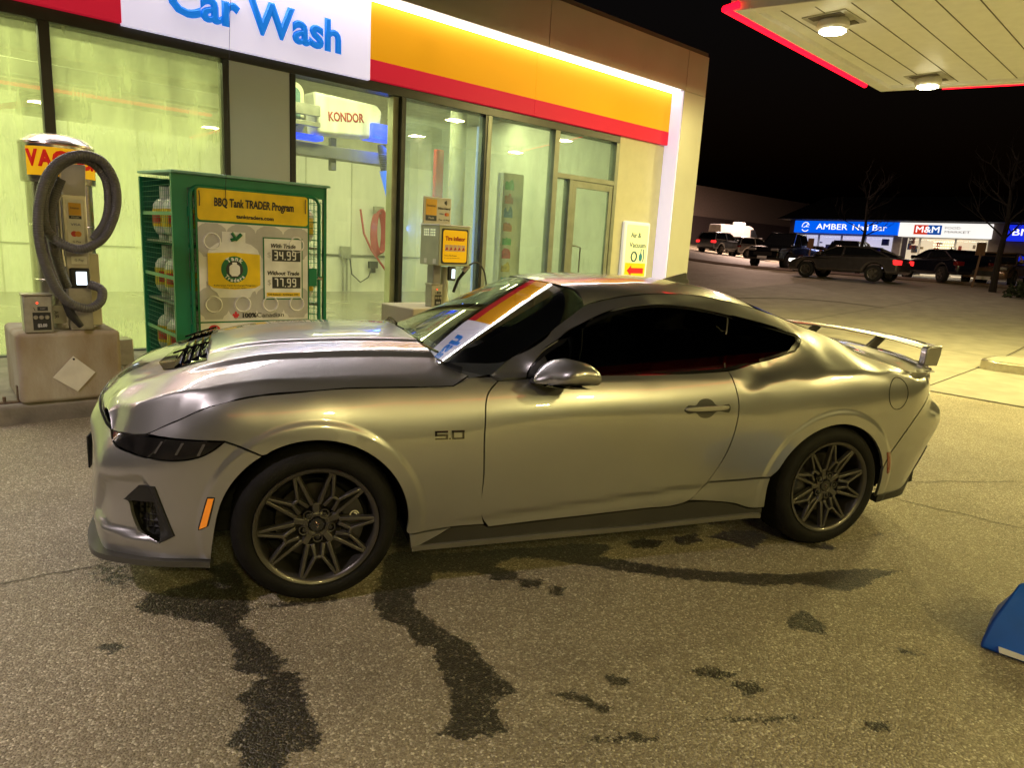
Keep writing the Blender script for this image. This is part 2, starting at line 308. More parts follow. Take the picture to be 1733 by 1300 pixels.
_tp+= [(-.846,-.5,.775),(-.898,-.2,.79),(-.918,0,.797),(-.898,.2,.79),(-.92,-.45,.72),(-.95,0,.765)]
for i,(x,y,z) in enumerate(CREST):
    j=np.argmin(abs(_s3[:,0]-x)); a=_s3[j] if x<.6 else _s3[-1]
    sx=np.interp(x,_s3[:,0],_s3[:,1]); sz=np.interp(x,_s3[:,0],_s3[:,2])
    _fp+=[(x,sx,sz),(x,(sx+y)/2,(sz+z)/2+.002),(x,y,z),(x,2*y-sx,2*z-sz)]
for a in _s3: _fp.append(tuple(a))
_top=TPS([(a,b) for a,b,_ in _tp],[c for *_,c in _tp],1e-5)
_flk=TPS([(a,b) for a,b,_ in _fp],[c for *_,c in _fp],1e-5)
def hood_z(x,y):
    x=np.asarray(x,float);y=-abs(np.asarray(y,float))
    a=_top(np.c_[x,y]);b=_flk(np.c_[x,y])+.002
    b=np.where(y>-.50,a+.3,b)
    k=.012; h=np.clip(.5+.5*(b-a)/k,0,1); z=b*(1-h)+a*h-k*h*(1-h)
    # power dome: a lower and an upper shoulder on each side
    Y=-y; f=sst(-.62,-.25,x)
    z=z+f*(.013*(1-sst(.555,.615,Y))+.008*(1-sst(.375,.42,Y)))
    return z
# ================================================================ THE SITE
def decal(mb,pts,y,t=.0015): return mb.prism(pts,y,y+t,'xz')
def rect(x0,x1,z0,z1): return [(x0,z0),(x1,z0),(x1,z1),(x0,z1)]
def circ(x,z,r,n=28,rz=None,a0=0,a1=360): return [(x+r*math.cos(rad(a)),z+(rz or r)*math.sin(rad(a))) for a in np.linspace(a0,a1,n,endpoint=(a1-a0)<360)]
def rrect(x0,x1,z0,z1,r,n=5):
    o=[]
    for cx,cz,a in ((x1-r,z1-r,0),(x0+r,z1-r,90),(x0+r,z0+r,180),(x1-r,z0+r,270)): o+=[(cx+r*math.cos(rad(a+t)),cz+r*math.sin(rad(a+t))) for t in np.linspace(0,90,n)]
    return o
# ---- asphalt with wet runs
WET=[[(-0.71,-0.79),(-0.69,-0.70),(-0.60,-0.68),(-0.43,-0.60),(-0.45,-0.49),(-0.38,-0.45),(-0.30,-0.66),(-0.27,-0.93),(-0.31,-1.03),(-0.23,-1.19),(-0.15,-1.34),(-0.17,-1.39),(-0.10,-1.43),(-0.09,-1.55),(-0.07,-1.66),(-0.05,-1.80),(-0.07,-1.83),(-0.16,-1.82),(-0.15,-1.92),(-0.27,-1.88),(-0.28,-1.78),(-0.33,-1.72),(-0.27,-1.65),(-0.27,-1.56),(-0.31,-1.52),(-0.21,-1.42),(-0.32,-1.35),(-0.31,-1.27),(-0.35,-1.11),(-0.40,-1.01),(-0.47,-0.98),(-0.57,-0.90),(-0.67,-0.86)],
[(0.26,-0.88),(0.23,-0.98),(0.25,-1.14),(0.33,-1.21),(0.35,-1.35),(0.42,-1.38),(0.39,-1.47),(0.41,-1.59),(0.40,-1.73),(0.37,-1.82),(0.32,-1.88),(0.40,-1.91),(0.54,-1.91),(0.52,-1.83),(0.53,-1.75),(0.63,-1.72),(0.58,-1.58),(0.55,-1.40),(0.48,-1.30),(0.39,-1.08),(0.42,-0.92),(0.52,-0.89),(0.53,-0.76),(0.76,-0.81),(0.83,-0.91),(0.90,-0.95),(0.94,-0.88),(0.84,-0.76),(1.10,-0.64),(1.06,-0.61),(0.73,-0.59),(0.57,-0.58),(0.49,-0.51),(0.36,-0.55),(0.30,-0.77)],
[(0.87,-0.68),(1.10,-0.73),(1.30,-0.86),(1.46,-0.96),(1.64,-1.07),(1.80,-1.14),(2.04,-1.25),(2.27,-1.28),(2.45,-1.40),(2.62,-1.38),(2.74,-1.32),(2.92,-1.30),(2.80,-1.25),(2.54,-1.21),(2.35,-1.20),(2.11,-1.15),(1.89,-1.06),(1.69,-0.98),(1.51,-0.85),(1.39,-0.79),(1.55,-0.71),(1.48,-0.64),(1.31,-0.62),(1.14,-0.62),(0.90,-0.59)],
[(1.65,-0.67),(1.75,-0.63),(1.86,-0.70),(1.77,-0.76),(1.65,-0.73)],
[(1.92,-0.67),(2.10,-0.64),(2.08,-0.73),(1.94,-0.76)],
[(2.16,-0.70),(2.30,-0.64),(2.49,-0.68),(2.50,-0.77),(2.31,-0.88),(2.26,-0.79)],
[(1.96,-1.56),(2.09,-1.51),(2.11,-1.63),(2.04,-1.69),(1.94,-1.62)],
[(1.30,-1.79),(1.40,-1.78),(1.49,-1.84),(1.42,-1.86)],
[(1.43,-1.88),(1.51,-1.90),(1.51,-1.95),(1.43,-1.98)],
[(0.75,-1.77),(0.82,-1.78),(0.92,-1.89),(0.89,-1.91),(0.82,-1.83)],
[(0.99,-1.72),(1.06,-1.77),(1.02,-1.80),(0.98,-1.77)],
[(0.77,-2.01),(0.95,-2.04),(1.03,-2.09),(0.79,-2.03)],
[(0.84,-0.79),(0.92,-0.84),(0.91,-0.94),(0.80,-0.91)],
[(-0.80,-1.08),(-0.76,-1.05),(-0.71,-1.10),(-0.75,-1.13)],
[(-0.23,-0.91),(-0.13,-0.90),(0.10,-0.90),(0.07,-0.93),(-0.13,-0.94)],
[(2.61,-0.90),(2.82,-0.93),(2.76,-1.00),(2.67,-0.96)],
[(0.94,-0.94),(1.04,-0.97),(0.99,-1.02),(0.90,-1.02)],
[(1.04,-1.04),(1.11,-1.04),(1.08,-1.11),(1.03,-1.11)],
[(2.28,-1.87),(2.34,-1.91),(2.30,-1.92),(2.27,-1.89)],
[(1.73,-2.19),(1.83,-2.22),(1.79,-2.25),(1.72,-2.23)],
[(1.21,-2.04),(1.41,-2.08),(1.60,-2.12),(1.42,-2.10)]]
DAMP=[[(-0.98,-0.38),(-0.94,-0.28),(-0.77,-0.40),(-0.71,-0.65),(-0.79,-0.63),(-0.92,-0.58)],
[(3.08,-0.83),(3.25,-0.84),(3.35,-0.91),(3.17,-0.93)]]

ga=np.r_[np.arange(-2.0,4.4,.026)]
gxs=np.r_[[-150,-80,-45,-25,-15,-9,-6,-4.5,-3.4,-2.7,-2.3],ga,[4.5,4.8,5.3,6,7],np.arange(8,60,1.6),[65,80,110,160]]
gb=np.arange(-3.45,1.3,.026)
gys=np.r_[[-60,-40,-25,-16,-11,-8,-6,-5,-4.3,-3.8],gb,[1.4,1.7,2.2,3,4,5,6],np.arange(7,60,1.6),[66,80,110,150]]
GX,GY=np.meshgrid(gxs,gys,indexing='ij'); GP=np.c_[GX.ravel(),GY.ravel()]
def sdf(polys,w):
    o=np.zeros(len(GP))
    for p in polys:
        p=np.array(p); lo=p.min(0)-w;hi=p.max(0)+w; m=np.where(((GP>=lo)&(GP<=hi)).all(1))[0]
        if not len(m): continue
        Q=GP[m]; ins=inside(Q,p); d=np.full(len(Q),9.)
        for a,b in zip(p,np.roll(p,-1,0)):
            ab=b-a; t=np.clip(((Q-a)@ab)/(ab@ab+1e-12),0,1); d=np.minimum(d,np.hypot(*(Q-a-t[:,None]*ab).T))
        o[m]=np.maximum(o[m],np.clip(.5+np.where(ins,d,-d)/(2*w),0,1))
    return o
wet=np.maximum(sdf(WET,.050),.66*sdf(DAMP,.14))
gm=bpy.data.meshes.new('ground'); ny=len(gys); gi=np.arange(len(gxs)*ny).reshape(len(gxs),ny)
gf=np.stack([gi[:-1,:-1],gi[1:,:-1],gi[1:,1:],gi[:-1,1:]],-1).reshape(-1,4)
gm.from_pydata([tuple(v) for v in np.c_[GP,gz(GP[:,0],GP[:,1])]],[],gf.tolist())
at=gm.attributes.new('wet','FLOAT','POINT'); at.data.foreach_set('value',wet.astype(np.float32)); gm.polygons.foreach_set('use_smooth',[True]*len(gm.polygons))
def asphalt():
    m=bpy.data.materials.new('wet_asphalt'); m.use_nodes=True; t=m.node_tree; b=t.nodes['Principled BSDF']; N=t.nodes.new; L=t.links.new
    tc=N('ShaderNodeTexCoord'); co=tc.outputs['Object']
    v=N('ShaderNodeTexVoronoi'); v.inputs['Scale'].default_value=135; L(co,v.inputs['Vector'])
    v2=N('ShaderNodeTexVoronoi'); v2.inputs['Scale'].default_value=210; L(co,v2.inputs['Vector'])
    sx=N('ShaderNodeSeparateColor'); L(v.outputs['Color'],sx.inputs[0])
    r=N('ShaderNodeValToRGB'); e=r.color_ramp.elements; e[0].position=0; e[0].color=(.130,.110,.074,1); e[1].position=1; e[1].color=(.43,.40,.31,1)
    for p,c in ((.45,(.180,.155,.106)),(.78,(.225,.20,.142)),(.90,(.295,.268,.20))): q=e.new(p); q.color=(*c,1)
    L(sx.outputs[0],r.inputs[0])
    s2=N('ShaderNodeSeparateColor'); L(v2.outputs['Color'],s2.inputs[0]); r2=N('ShaderNodeMapRange'); r2.inputs[3].default_value=.72; r2.inputs[4].default_value=1.28; L(s2.outputs[1],r2.inputs[0])
    n=N('ShaderNodeTexNoise'); n.inputs['Scale'].default_value=.9; n.inputs['Detail'].default_value=7; n.inputs['Roughness'].default_value=.62; L(co,n.inputs['Vector']); rn=N('ShaderNodeMapRange'); rn.inputs[1].default_value=.3; rn.inputs[2].default_value=.7; rn.inputs[3].default_value=1.10; rn.inputs[4].default_value=1.70; L(n.outputs['Fac'],rn.inputs[0])
    n3=N('ShaderNodeTexNoise'); n3.inputs['Scale'].default_value=7; n3.inputs['Detail'].default_value=9; n3.inputs['Roughness'].default_value=.75; L(co,n3.inputs['Vector'])
    st=N('ShaderNodeMapRange'); st.inputs[1].default_value=.64; st.inputs[2].default_value=.70; st.inputs[3].default_value=1; st.inputs[4].default_value=.55; L(n3.outputs['Fac'],st.inputs[0])
    def mul(a,b_):
        x=N('ShaderNodeMath'); x.operation='MULTIPLY'; L(a,x.inputs[0]); L(b_,x.inputs[1]); return x.outputs[0]
    f=mul(mul(r2.outputs[0],rn.outputs[0]),st.outputs[0])
    # wet mask with ragged edge
    a=N('ShaderNodeAttribute'); a.attribute_name='wet'; n4=N('ShaderNodeTexNoise'); n4.inputs['Scale'].default_value=24; n4.inputs['Detail'].default_value=10; n4.inputs['Roughness'].default_value=.82; L(co,n4.inputs['Vector'])
    ad=N('ShaderNodeMath'); ad.operation='MULTIPLY_ADD'; ad.inputs[1].default_value=1.9; L(n4.outputs['Fac'],ad.inputs[0]); L(a.outputs['Fac'],ad.inputs[2])
    wm=N('ShaderNodeMapRange'); wm.interpolation_type='SMOOTHSTEP'; wm.inputs[1].default_value=1.37; wm.inputs[2].default_value=1.43; L(ad.outputs[0],wm.inputs[0])
    # random stones stay dry in the wet
    sp=N('ShaderNodeMapRange'); sp.inputs[1].default_value=.84; sp.inputs[2].default_value=.9; sp.inputs[3].default_value=1; sp.inputs[4].default_value=.55; L(sx.outputs[1],sp.inputs[0]); dk=N('ShaderNodeMapRange'); dk.inputs[3].default_value=1; dk.inputs[4].default_value=.13; L(mul(wm.outputs[0],sp.outputs[0]),dk.inputs[0])
    f2=mul(f,dk.outputs[0]); cm=N('ShaderNodeVectorMath'); cm.operation='SCALE'; L(r.outputs[0],cm.inputs[0]); L(f2,cm.inputs['Scale']); L(cm.outputs[0],b.inputs['Base Color'])
    ro=N('ShaderNodeMapRange'); ro.inputs[3].default_value=.62; ro.inputs[4].default_value=.33; L(wm.outputs[0],ro.inputs[0]); L(ro.outputs[0],b.inputs['Roughness'])
    bp=N('ShaderNodeBump'); bp.inputs['Strength'].default_value=.85; bp.inputs['Distance'].default_value=.006; bp.invert=True; L(v.outputs['Distance'],bp.inputs['Height'])
    bp2=N('ShaderNodeBump'); bp2.inputs['Strength'].default_value=.5; bp2.inputs['Distance'].default_value=.004; L(s2.outputs[2],bp2.inputs['Height']); L(bp.outputs[0],bp2.inputs['Normal']); L(bp2.outputs[0],b.inputs['Normal'])
    return m
gm.materials.append(asphalt()); go=link(bpy.data.objects.new('ground',gm)); tag(go,kind='structure')
CONC=mat('concrete',(.28,.265,.215),.75,var=.16,scale=2.5,bump=.25,bscale=90); JOINT=mat('joint_dark',(.035,.03,.025),.9)
# concrete apron under the canopy: draped sheet 5 mm above the ground
mb=MB(); xs=np.linspace(8.38,30,24); ds=np.r_[np.linspace(-9,9.5,24)]; mb.grid(lambda x,d:(lambda p:(p.x,p.y,float(gz(p.x,p.y))+.005))(BW(x,d)),xs,ds)
tag(mb.build('concrete_apron',CONC,smooth=True),kind='structure')
def strip(name,pts,w,z=.009,m=JOINT):
    mb=MB(); V=[];P=[Vector((a,b,0)) for a,b in pts]
    for i,p in enumerate(P):
        d=(P[min(i+1,len(P)-1)]-P[max(i-1,0)]).normalized(); s=Vector((-d.y,d.x,0))*w/2; g=float(gz(p.x,p.y))+z; V+=[(p.x+s.x,p.y+s.y,g),(p.x-s.x,p.y-s.y,g)]
    mb.add(V,[(i*2,i*2+1,i*2+3,i*2+2) for i in range(len(P)-1)]); return tag(mb.build(name,m),kind='structure')
random.seed(3)
def jag(pts,n,a):
    P=[Vector(p) for p in pts]; o=[]
    for i in range(len(P)-1):
        for k in range(n):
            q=P[i].lerp(P[i+1],k/n); o.append((q.x+random.uniform(-a,a),q.y+random.uniform(-a,a)))
    return o+[tuple(P[-1])]
strip('pavement_crack',jag([(-1.75,-.66),(-1.29,-.47),(-1.06,-.40),(-.86,-.34),(-.55,-.30)],5,.010),.006,.004)
strip('pavement_crack',jag([(3.0,-.06),(3.35,-.22),(3.82,-.33),(3.96,-.60),(4.26,-1.01),(4.9,-1.5)],6,.02),.008,.004)
strip('pavement_crack',jag([(3.5,-.40),(3.9,-.2),(4.3,-.15),(5.2,-.3)],6,.02),.006,.004)
strip('pavement_joint',[tuple(BW(8.38,d)[:2]) for d in np.linspace(9.4,-9,20)],.030)
strip('pavement_joint',[tuple(BW(x,d)[:2]) for x,d in ((8.4,-.30),(10.4,-.15),(13,.02),(17,.3))],.018)
strip('pavement_joint',[tuple(BW(x,4.6)[:2]) for x in np.linspace(8.4,24,12)],.016)
strip('pavement_joint',[tuple(BW(13.5,d)[:2]) for d in np.linspace(-9,9,12)],.016)
TYREMARK=mat('tyre_mark',(.16,.15,.12),.8,var=.4,scale=3)
strip('tyre_mark',[tuple(BW(16.5+3.2*math.cos(t),5.5+2.6*math.sin(t))[:2]) for t in np.linspace(-.4,2.2,24)],.16,.010,TYREMARK)
# ---- raised walk along the wash
mb=MB(); mb.box(-9,8.0,2.88,5.26,-.1,.15); o=mb.build('kerb',mat('kerb_concrete',(.21,.19,.155),.8,var=.3,scale=5,bump=.5,bscale=40),None,bevel=.03,seg=3); o.rotation_euler=(0,0,PHI); tag(o,kind='structure')
# ================================================================ wash building
WB=empty('car_wash_building','lit car wash building with yellow and red fascia band and tall glazed front','building',(0,0,0),PHI)
PANEL=mat('cladding_panel',(.56,.56,.50),.35,.3,.1,.05,1.5); WHITEP=mat('white_painted_steel',(.72,.72,.72),.4,var=.05); FRAME=mat('dark_window_frame',(.025,.026,.024),.35,.3); FRAMEG=mat('green_grey_frame',(.22,.24,.20),.4,.3)
PVC=mat('white_wall_panel',(.72,.72,.66),.35,var=.10,scale=1.3,stretch=(1.2,1.2,.25),bump=.05,bscale=12); YEL=emat('yellow_fascia',(1.0,.40,.0),.35); RED=emat('red_fascia',(.62,.012,.035),.5); SIGNW=emat('white_sign_face',(.80,.74,1.0),.62)  # yellow and red panels get an added low glow beside the strip light
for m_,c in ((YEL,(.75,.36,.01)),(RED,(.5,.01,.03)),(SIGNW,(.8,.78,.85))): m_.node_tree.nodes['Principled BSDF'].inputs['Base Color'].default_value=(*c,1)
DARKW=mat('dark_upper_wall',(.10,.10,.095),.6); WETF=mat('wet_floor',(.20,.19,.15),.25,var=.35,scale=1.2); GREYP=mat('grey_cladding',(.44,.47,.47),.45,.2,.1,.06,1); YGW=mat('cream_wall',(.47,.46,.34),.5,var=.05)
# projecting band in separate cassettes
cuts=[-9,-5.2,-1.4,2.4,6.15,9.66,10.30]
for a,b in zip(cuts[:-1],cuts[1:]):
    mb=MB(); mb.box(a+.004,b-.004,4.83,5.3,4.52,5.22); mb.build('roof_band',PANEL,WB,bevel=.004)
mb=MB(); mb.box(-9,10.30,4.86,14.5,5.225,5.30); mb.build('roof',DARKW,WB)
mb=MB(); mb.box(9.632,10.30,4.83,5.3,0,4.515); mb.build('corner_pier',PANEL,WB,bevel=.004)
mb=MB(); mb.box(9.605,9.630,4.84,5.28,0,4.51); mb.build('pier_return',emat('glow_white_return',(.80,.75,1.0),.55),WB)  # return given its own glow for the strip light falling on it
YG=[]
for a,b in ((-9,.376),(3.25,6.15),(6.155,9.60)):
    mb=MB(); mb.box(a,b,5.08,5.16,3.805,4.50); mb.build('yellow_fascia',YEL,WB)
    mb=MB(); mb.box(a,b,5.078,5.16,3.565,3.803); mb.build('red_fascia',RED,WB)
mb=MB(); mb.box(.380,3.246,5.076,5.16,3.545,4.50); sg=mb.build('sign_panel',SIGNW,WB)
BLUEL=emat('blue_lettering',(.01,.22,.85),.55)
text('Car Wash',sg,(1.83,5.072,3.935),.36,BLUEL,2.02,bold=.030)
mb=MB(); mb.box(-9,9.60,4.90,5.075,4.490,4.515); mb.build('light_strip',emat('light_strip_glow',(1,.96,.92),5.),WB)
for k in range(4): area('fascia_light',BW(-5.6+3.9*k+ .0,4.98,4.47),3.7,.10,38,(1,.84,.86),(rad(-38),0,PHI),120)
# frames, panes, pier and door
HEAD_Z=3.44
mb=MB(); mb.box(-9,8.32,5.14,5.30,3.44,3.56); mb.build('window_head',FRAME,WB,bevel=.004)
mb=MB(); mb.box(-9,7.15,5.14,5.30,.10,.17); mb.build('window_sill',FRAMEG,WB,bevel=.004)
def window(x0,x1,m,frame,wl,wr):
    f=MB()
    if wl: f.box(x0-wl,x0,5.14,5.29,.17,3.438)
    if wr: f.box(x1,x1+wr,5.141,5.291,.17,3.438)
    fo=f.build('window',frame,WB,bevel=.004)
    g=MB(); g.box(x0,x1,5.21,5.216,.17,3.44); g.build('glass',m,fo); return fo
FOGA=glassmat('foggy_glass',(.92,.94,.86),0,.30,(.85,.9,.62),1.5,(3.2,3.2,.5)); FOGB=glassmat('wet_glass',(.94,.95,.91),0,.05,(.8,.82,.75),1.5); FOGC=glassmat('misted_glass',(.86,.90,.86),0,.16,(.62,.72,.66),1.6,(2.2,2.2,.7))
window(-5.5,-3.2,FOGA,FRAME,.09,.0); window(-3.1,-.35,FOGA,FRAME,.09,.0); window(-.25,1.40,FOGA,FRAME,.095,.07); window(2.27,3.68,FOGB,FRAME,.07,.0); window(3.85,5.24,FOGC,FRAME,.07,.04); window(5.37,6.70,FOGC,FRAMEG,.08,.0)
for a,b in ((3.69,3.775),):
    mb=MB(); mb.box(a,b,5.22,5.36,.17,3.438); mb.build('jamb',mat('jamb_painted_light',(.45,.47,.30),.4),WB)  # bay light on the jamb is put into its lime colour
mb=MB(); mb.box(1.475,2.195,5.15,5.30,.15,3.438); mb.build('wall_pier',GREYP,WB)
mb=MB(); mb.box(8.33,9.60,5.15,5.30,.0,3.56); mb.build('wall_panel',YGW,WB)
# entrance: transom, side light, door
f=MB(); f.box(6.71,6.82,5.14,5.29,.1,3.438); f.box(8.24,8.33,5.14,5.29,.1,3.438); f.box(6.821,8.239,5.141,5.29,2.70,2.78); f.box(7.12,7.20,5.141,5.29,.1,2.70); fo=f.build('door_frame',FRAMEG,WB,bevel=.004)
g=MB(); g.box(6.82,8.24,5.21,5.216,2.78,3.44); g.build('glass',FOGC,fo); g=MB(); g.box(6.82,7.12,5.21,5.216,.15,2.70); g.build('glass',FOGC,fo)
d=MB(); d.box(7.21,7.30,5.15,5.20,.14,2.69); d.box(8.14,8.23,5.15,5.20,.14,2.69); d.box(7.301,8.139,5.15,5.20,2.58,2.69); d.box(7.301,8.139,5.15,5.20,.14,.34); do=d.build('door',FRAMEG,WB,bevel=.004)
g=MB(); g.box(7.30,8.14,5.17,5.176,.34,2.58); g.build('glass',FOGC,do)
g=MB(); g.tube([(7.30,5.15,1.60),(7.30,5.08,1.60),(7.42,5.08,1.58),(7.42,5.08,1.02),(7.30,5.08,1.0),(7.30,5.15,1.0)],.014,8); g.build('handle',CHROME,do,smooth=True)
# interior shell
mb=MB(); mb.box(-9,10.2,13.0,13.1,.13,3.42); mb.build('back_wall',PVC,WB); mb=MB(); mb.box(-9,10.2,13.0,13.1,3.422,4.6); mb.build('upper_wall',mat('bay_upper_wall',(.50,.50,.42),.6,var=.25,scale=1.5),WB)
mb=MB(); mb.box(10.0,10.1,5.3,13,.13,4.5); mb.build('end_wall',PVC,WB); mb=MB(); mb.box(-9.1,-9,5.3,13,.13,4.5); mb.build('end_wall',PVC,WB); mb=MB(); mb.box(-9,10.2,5.3,13.1,4.55,4.62); mb.build('ceiling',mat('bay_ceiling',(.5,.5,.46),.5),WB)
mb=MB(); mb.box(-9,10.2,5.26,13.0,.05,.13); mb.build('bay_floor',WETF,WB)
mb=MB(); mb.box(-9,10.2,5.32,5.42,3.45,4.5); mb.build('inner_lintel',DARKW,WB)
mb=MB(); mb.box(-9,10,12.98,12.995,1.05,1.08); mb.tube([(4.5,12.97,1.06),(10,12.97,1.06)],.025,6); mb.build('wall_rail',mat('pipe_grey',(.2,.2,.17),.5,.4),WB)
for x in np.arange(-8.6,10,1.22):
    mb=MB(); mb.box(x,x+.03,12.985,12.998,.13,3.42); mb.build('wall_seam',mat('seam_strip',(.5,.5,.42),.5) if x<-8.5 else bpy.data.materials['seam_strip'],WB)
for k,(x,d) in enumerate([(-5,7.2),(-1.2,7.2),(3.6,6.3),(7.6,8.4),(-3,9.7),(1.4,9.7),(5.2,9.7),(8.6,9.9)]):
    area('bay_light',BW(x,d,4.48),2.2,.30,165 if x<0 else 140 if x<6 else 66,WASH,(0,0,PHI))
    mb=MB(); mb.box(x-.45,x+.45,d-.12,d+.12,4.49,4.54); mb.build('ceiling_tube',emat('tube_glow',(1,1,.55),6.) if k==0 else bpy.data.materials['tube_glow'],WB)
mb=MB(); mb.tube([(9.32,7.2,5.3),(9.32,7.2,5.75),(9.1,7.2,5.82),(8.6,7.2,5.7)],.05,8); mb.build('roof_pipe',DARKW,WB,smooth=True)
# ---- wash equipment
STEEL=mat('galvanised_steel',(.35,.35,.31),.4,.6,var=.2,scale=9); BLUEG=emat('blue_led',(.01,.06,1.0),1.6); REDP=mat('red_plastic',(.55,.04,.02),.5); HOSEB=mat('ribbed_hose',(.02,.02,.02),.5)
def sthing(name,label,cat,x,d,z=0,group=None): return empty(name,label,cat,BW(x,d,z),PHI,group)
G=sthing('wash_gantry','white overhead wash gantry with red stencil lettering and blue lights inside the bay','wash gantry',4.2,7.6,0)
mb=MB(); mb.prism([(-.55,3.12),(-.62,3.75),(.52,3.72),(.62,3.62),(.55,3.18)],-.20,.2,'xz'); hd=mb.build('housing',mat('gantry_white',(.62,.62,.56),.4,var=.2,scale=6,stretch=(1,1,.2)),G,bevel=.05,seg=3)
text('KONDOR',hd,(-.06,-.205,3.43),.14,mat('stencil_red',(.30,.02,.03),.6),.64,rot=(math.pi/2,rad(-6),0),bold=.010)
area('blue_light',BW(4.85,7.35,3.12),.4,.3,16,(.03,.12,1),(0,rad(30),PHI)); area('blue_light',BW(3.95,5.55,1.7),.05,2.6,9,(.05,.15,1),(0,rad(-90),PHI))
mb=MB(); mb.box(.38,.86,-.28,.1,3.16,3.42); mb.build('blue_lamp',BLUEG,G,bevel=.02); mb=MB(); mb.box(-.95,-.42,-.15,.1,3.02,3.10); mb.build('blue_lamp',BLUEG,G,bevel=.02)
mb=MB(); mb.box(-1.1,.9,-.05,.2,2.78,2.98); mb.box(-.22,-.12,0,.1,2.6,3.12); mb.build('carriage',mat('carriage_grey',(.12,.12,.11),.5),G,bevel=.01)
mb=MB(); mb.box(-1.25,-.55,-.3,-.2,3.36,3.52); mb.box(-1.25,-.55,-.3,-.2,3.20,3.27); mb.build('rail',STEEL,G,bevel=.006)
mb=MB(); mb.prism(rrect(-1.02,-.70,3.05,3.86,.155),-.02,.02); mb.build('arch_plate',mat('gantry_cream',(.6,.6,.45),.5),G); mb=MB(); mb.prism(rrect(-.96,-.76,3.20,3.78,.095),-.03,-.02); mb.build('arch_inset',mat('teal_panel',(.10,.22,.22),.5),G)
mb=MB(); P=[(.70,-.05,3.12),(.72,-.05,2.95),(.78,-.05,2.70)]; mb.tube(P,.075,12); o=mb.build('bellows',HOSEB,G,smooth=True)
for k in range(8):
    q=Vector(P[1]).lerp(Vector(P[2]),k/7); mb=MB(); mb.lathe([(.075,-.012),(.088,0),(.075,.012)],c=q,n=14); mb.build('rib',HOSEB,o)
mb=MB(); mb.tube([(.78,-.05,2.70),(.88,-.05,2.35),(.98,-.05,1.7)],[.10,.085,.03],12); mb.build('dryer_sleeve',emat('glow_blue_sleeve',(.05,.20,1.0),.8),G,smooth=True)  # sleeve emits blue itself, standing in for LED light on it
R=sthing('gantry_rail','long grey ceiling rail running behind the foggy left windows','rail',-1,7.5,0)
mb=MB(); mb.box(-7.5,3.6,-.1,.1,3.24,3.44); mb.build('beam',mat('rail_grey',(.20,.20,.17),.5,.3),R,bevel=.01); mb=MB(); mb.box(-7.5,3.6,-.05,.12,3.08,3.20); mb.build('lower_beam',STEEL,R,bevel=.01)
mb=MB(); mb.prism([(-.1,2.76),(.4,2.86),(.95,3.03),(1.2,3.0),(.9,2.93),(.3,2.80)],.1,.3); mb.build('red_arm',REDP,R)
mb=MB(); mb.hexa([(-.55,0,2.70),(-.2,0,2.66),(-.2,.5,2.66),(-.55,.5,2.70)],[(-.25,0,3.06),(.1,0,3.08),(.1,.5,3.08),(-.25,.5,3.06)]); mb.build('spray_box',mat('dark_box',(.06,.06,.06),.6),R,bevel=.02); mb=MB(); mb.box(.75,1.55,.1,.5,2.85,3.10); mb.build('motor_box',mat('motor_grey',(.14,.14,.13),.5),R,bevel=.02)
mb=MB(); mb.tube([(-1.2,.2,4.1),(-.5,.2,3.75),(0,.2,3.5),(.3,.2,3.42)],.02,6); mb.tube([(-1.0,.1,4.0),(-.8,.1,3.8),(-.75,.1,3.6)],.07,8); mb.build('cable',HOSEB,R,smooth=True)
PI_=sthing('support_column','pale round column standing behind the middle pane','column',5.6,6.3,.13); mb=MB(); mb.lathe([(.20,0),(.17,.02),(.14,.06),(.14,4.3)],n=24); mb.build('shaft',mat('column_paint',(.55,.55,.42),.4,var=.1),PI_,smooth=True); mb=MB(); mb.box(-.35,-.18,.12,.2,1.7,2.9); mb.build('red_guard',REDP,PI_,bevel=.02)
C2=sthing('hose_reel','coil of red hose hung on the bay back wall','hose',7.95,12.85,.13); mb=MB()
for k in range(5): mb.tube([(.16*math.cos(t)+.02*k-.04,-.03-.03*k,1.5+.55*math.sin(t)+.02*k) for t in np.linspace(0,2*math.pi,26,endpoint=False)],.026,6,closed=True)
mb.tube([(-.5,0,2.1),(-.42,-.05,1.5),(-.2,-.05,1.1),(.3,-.05,.5)],.03,6); mb.build('coil',mat('red_hose',(.40,.05,.06),.5),C2,smooth=True); mb=MB(); mb.box(-.12,.14,-.1,.05,2.02,2.2); mb.build('bracket',STEEL,C2,bevel=.01)
EB=sthing('junction_box','grey electrical box with two conduits on the bay back wall','electrical box',7.05,12.93,.13); mb=MB(); mb.box(-.12,.14,-.1,.04,.85,1.15); mb.build('box',STEEL,EB,bevel=.01); mb=MB(); mb.tube([(-.05,-.03,0),(-.05,-.03,.86)],.028,8); mb.tube([(.06,-.03,0),(.06,-.03,.86)],.028,8); mb.build('conduit',STEEL,EB)
mb=MB(); mb.tube([(.14,-.04,.85),(.2,-.04,.45),(.45,-.04,.25),(.68,-.04,.38),(.78,-.04,.62)],.016,6); mb.build('cable',HOSEB,EB,smooth=True); mb=MB(); mb.box(.68,.94,-.08,0,.62,.80); mb.box(.75,.86,-.1,-.02,.5,.64); mb.build('plug',HOSEB,EB,bevel=.01)
BD=sthing('program_board','tall white board with a column of coloured splash pictures behind the glass','board',6.62,6.1,.13); mb=MB(); mb.box(-.22,.26,-.06,.1,0,2.64); mb.build('board',mat('board_white',(.62,.62,.52),.4),BD,bevel=.01)
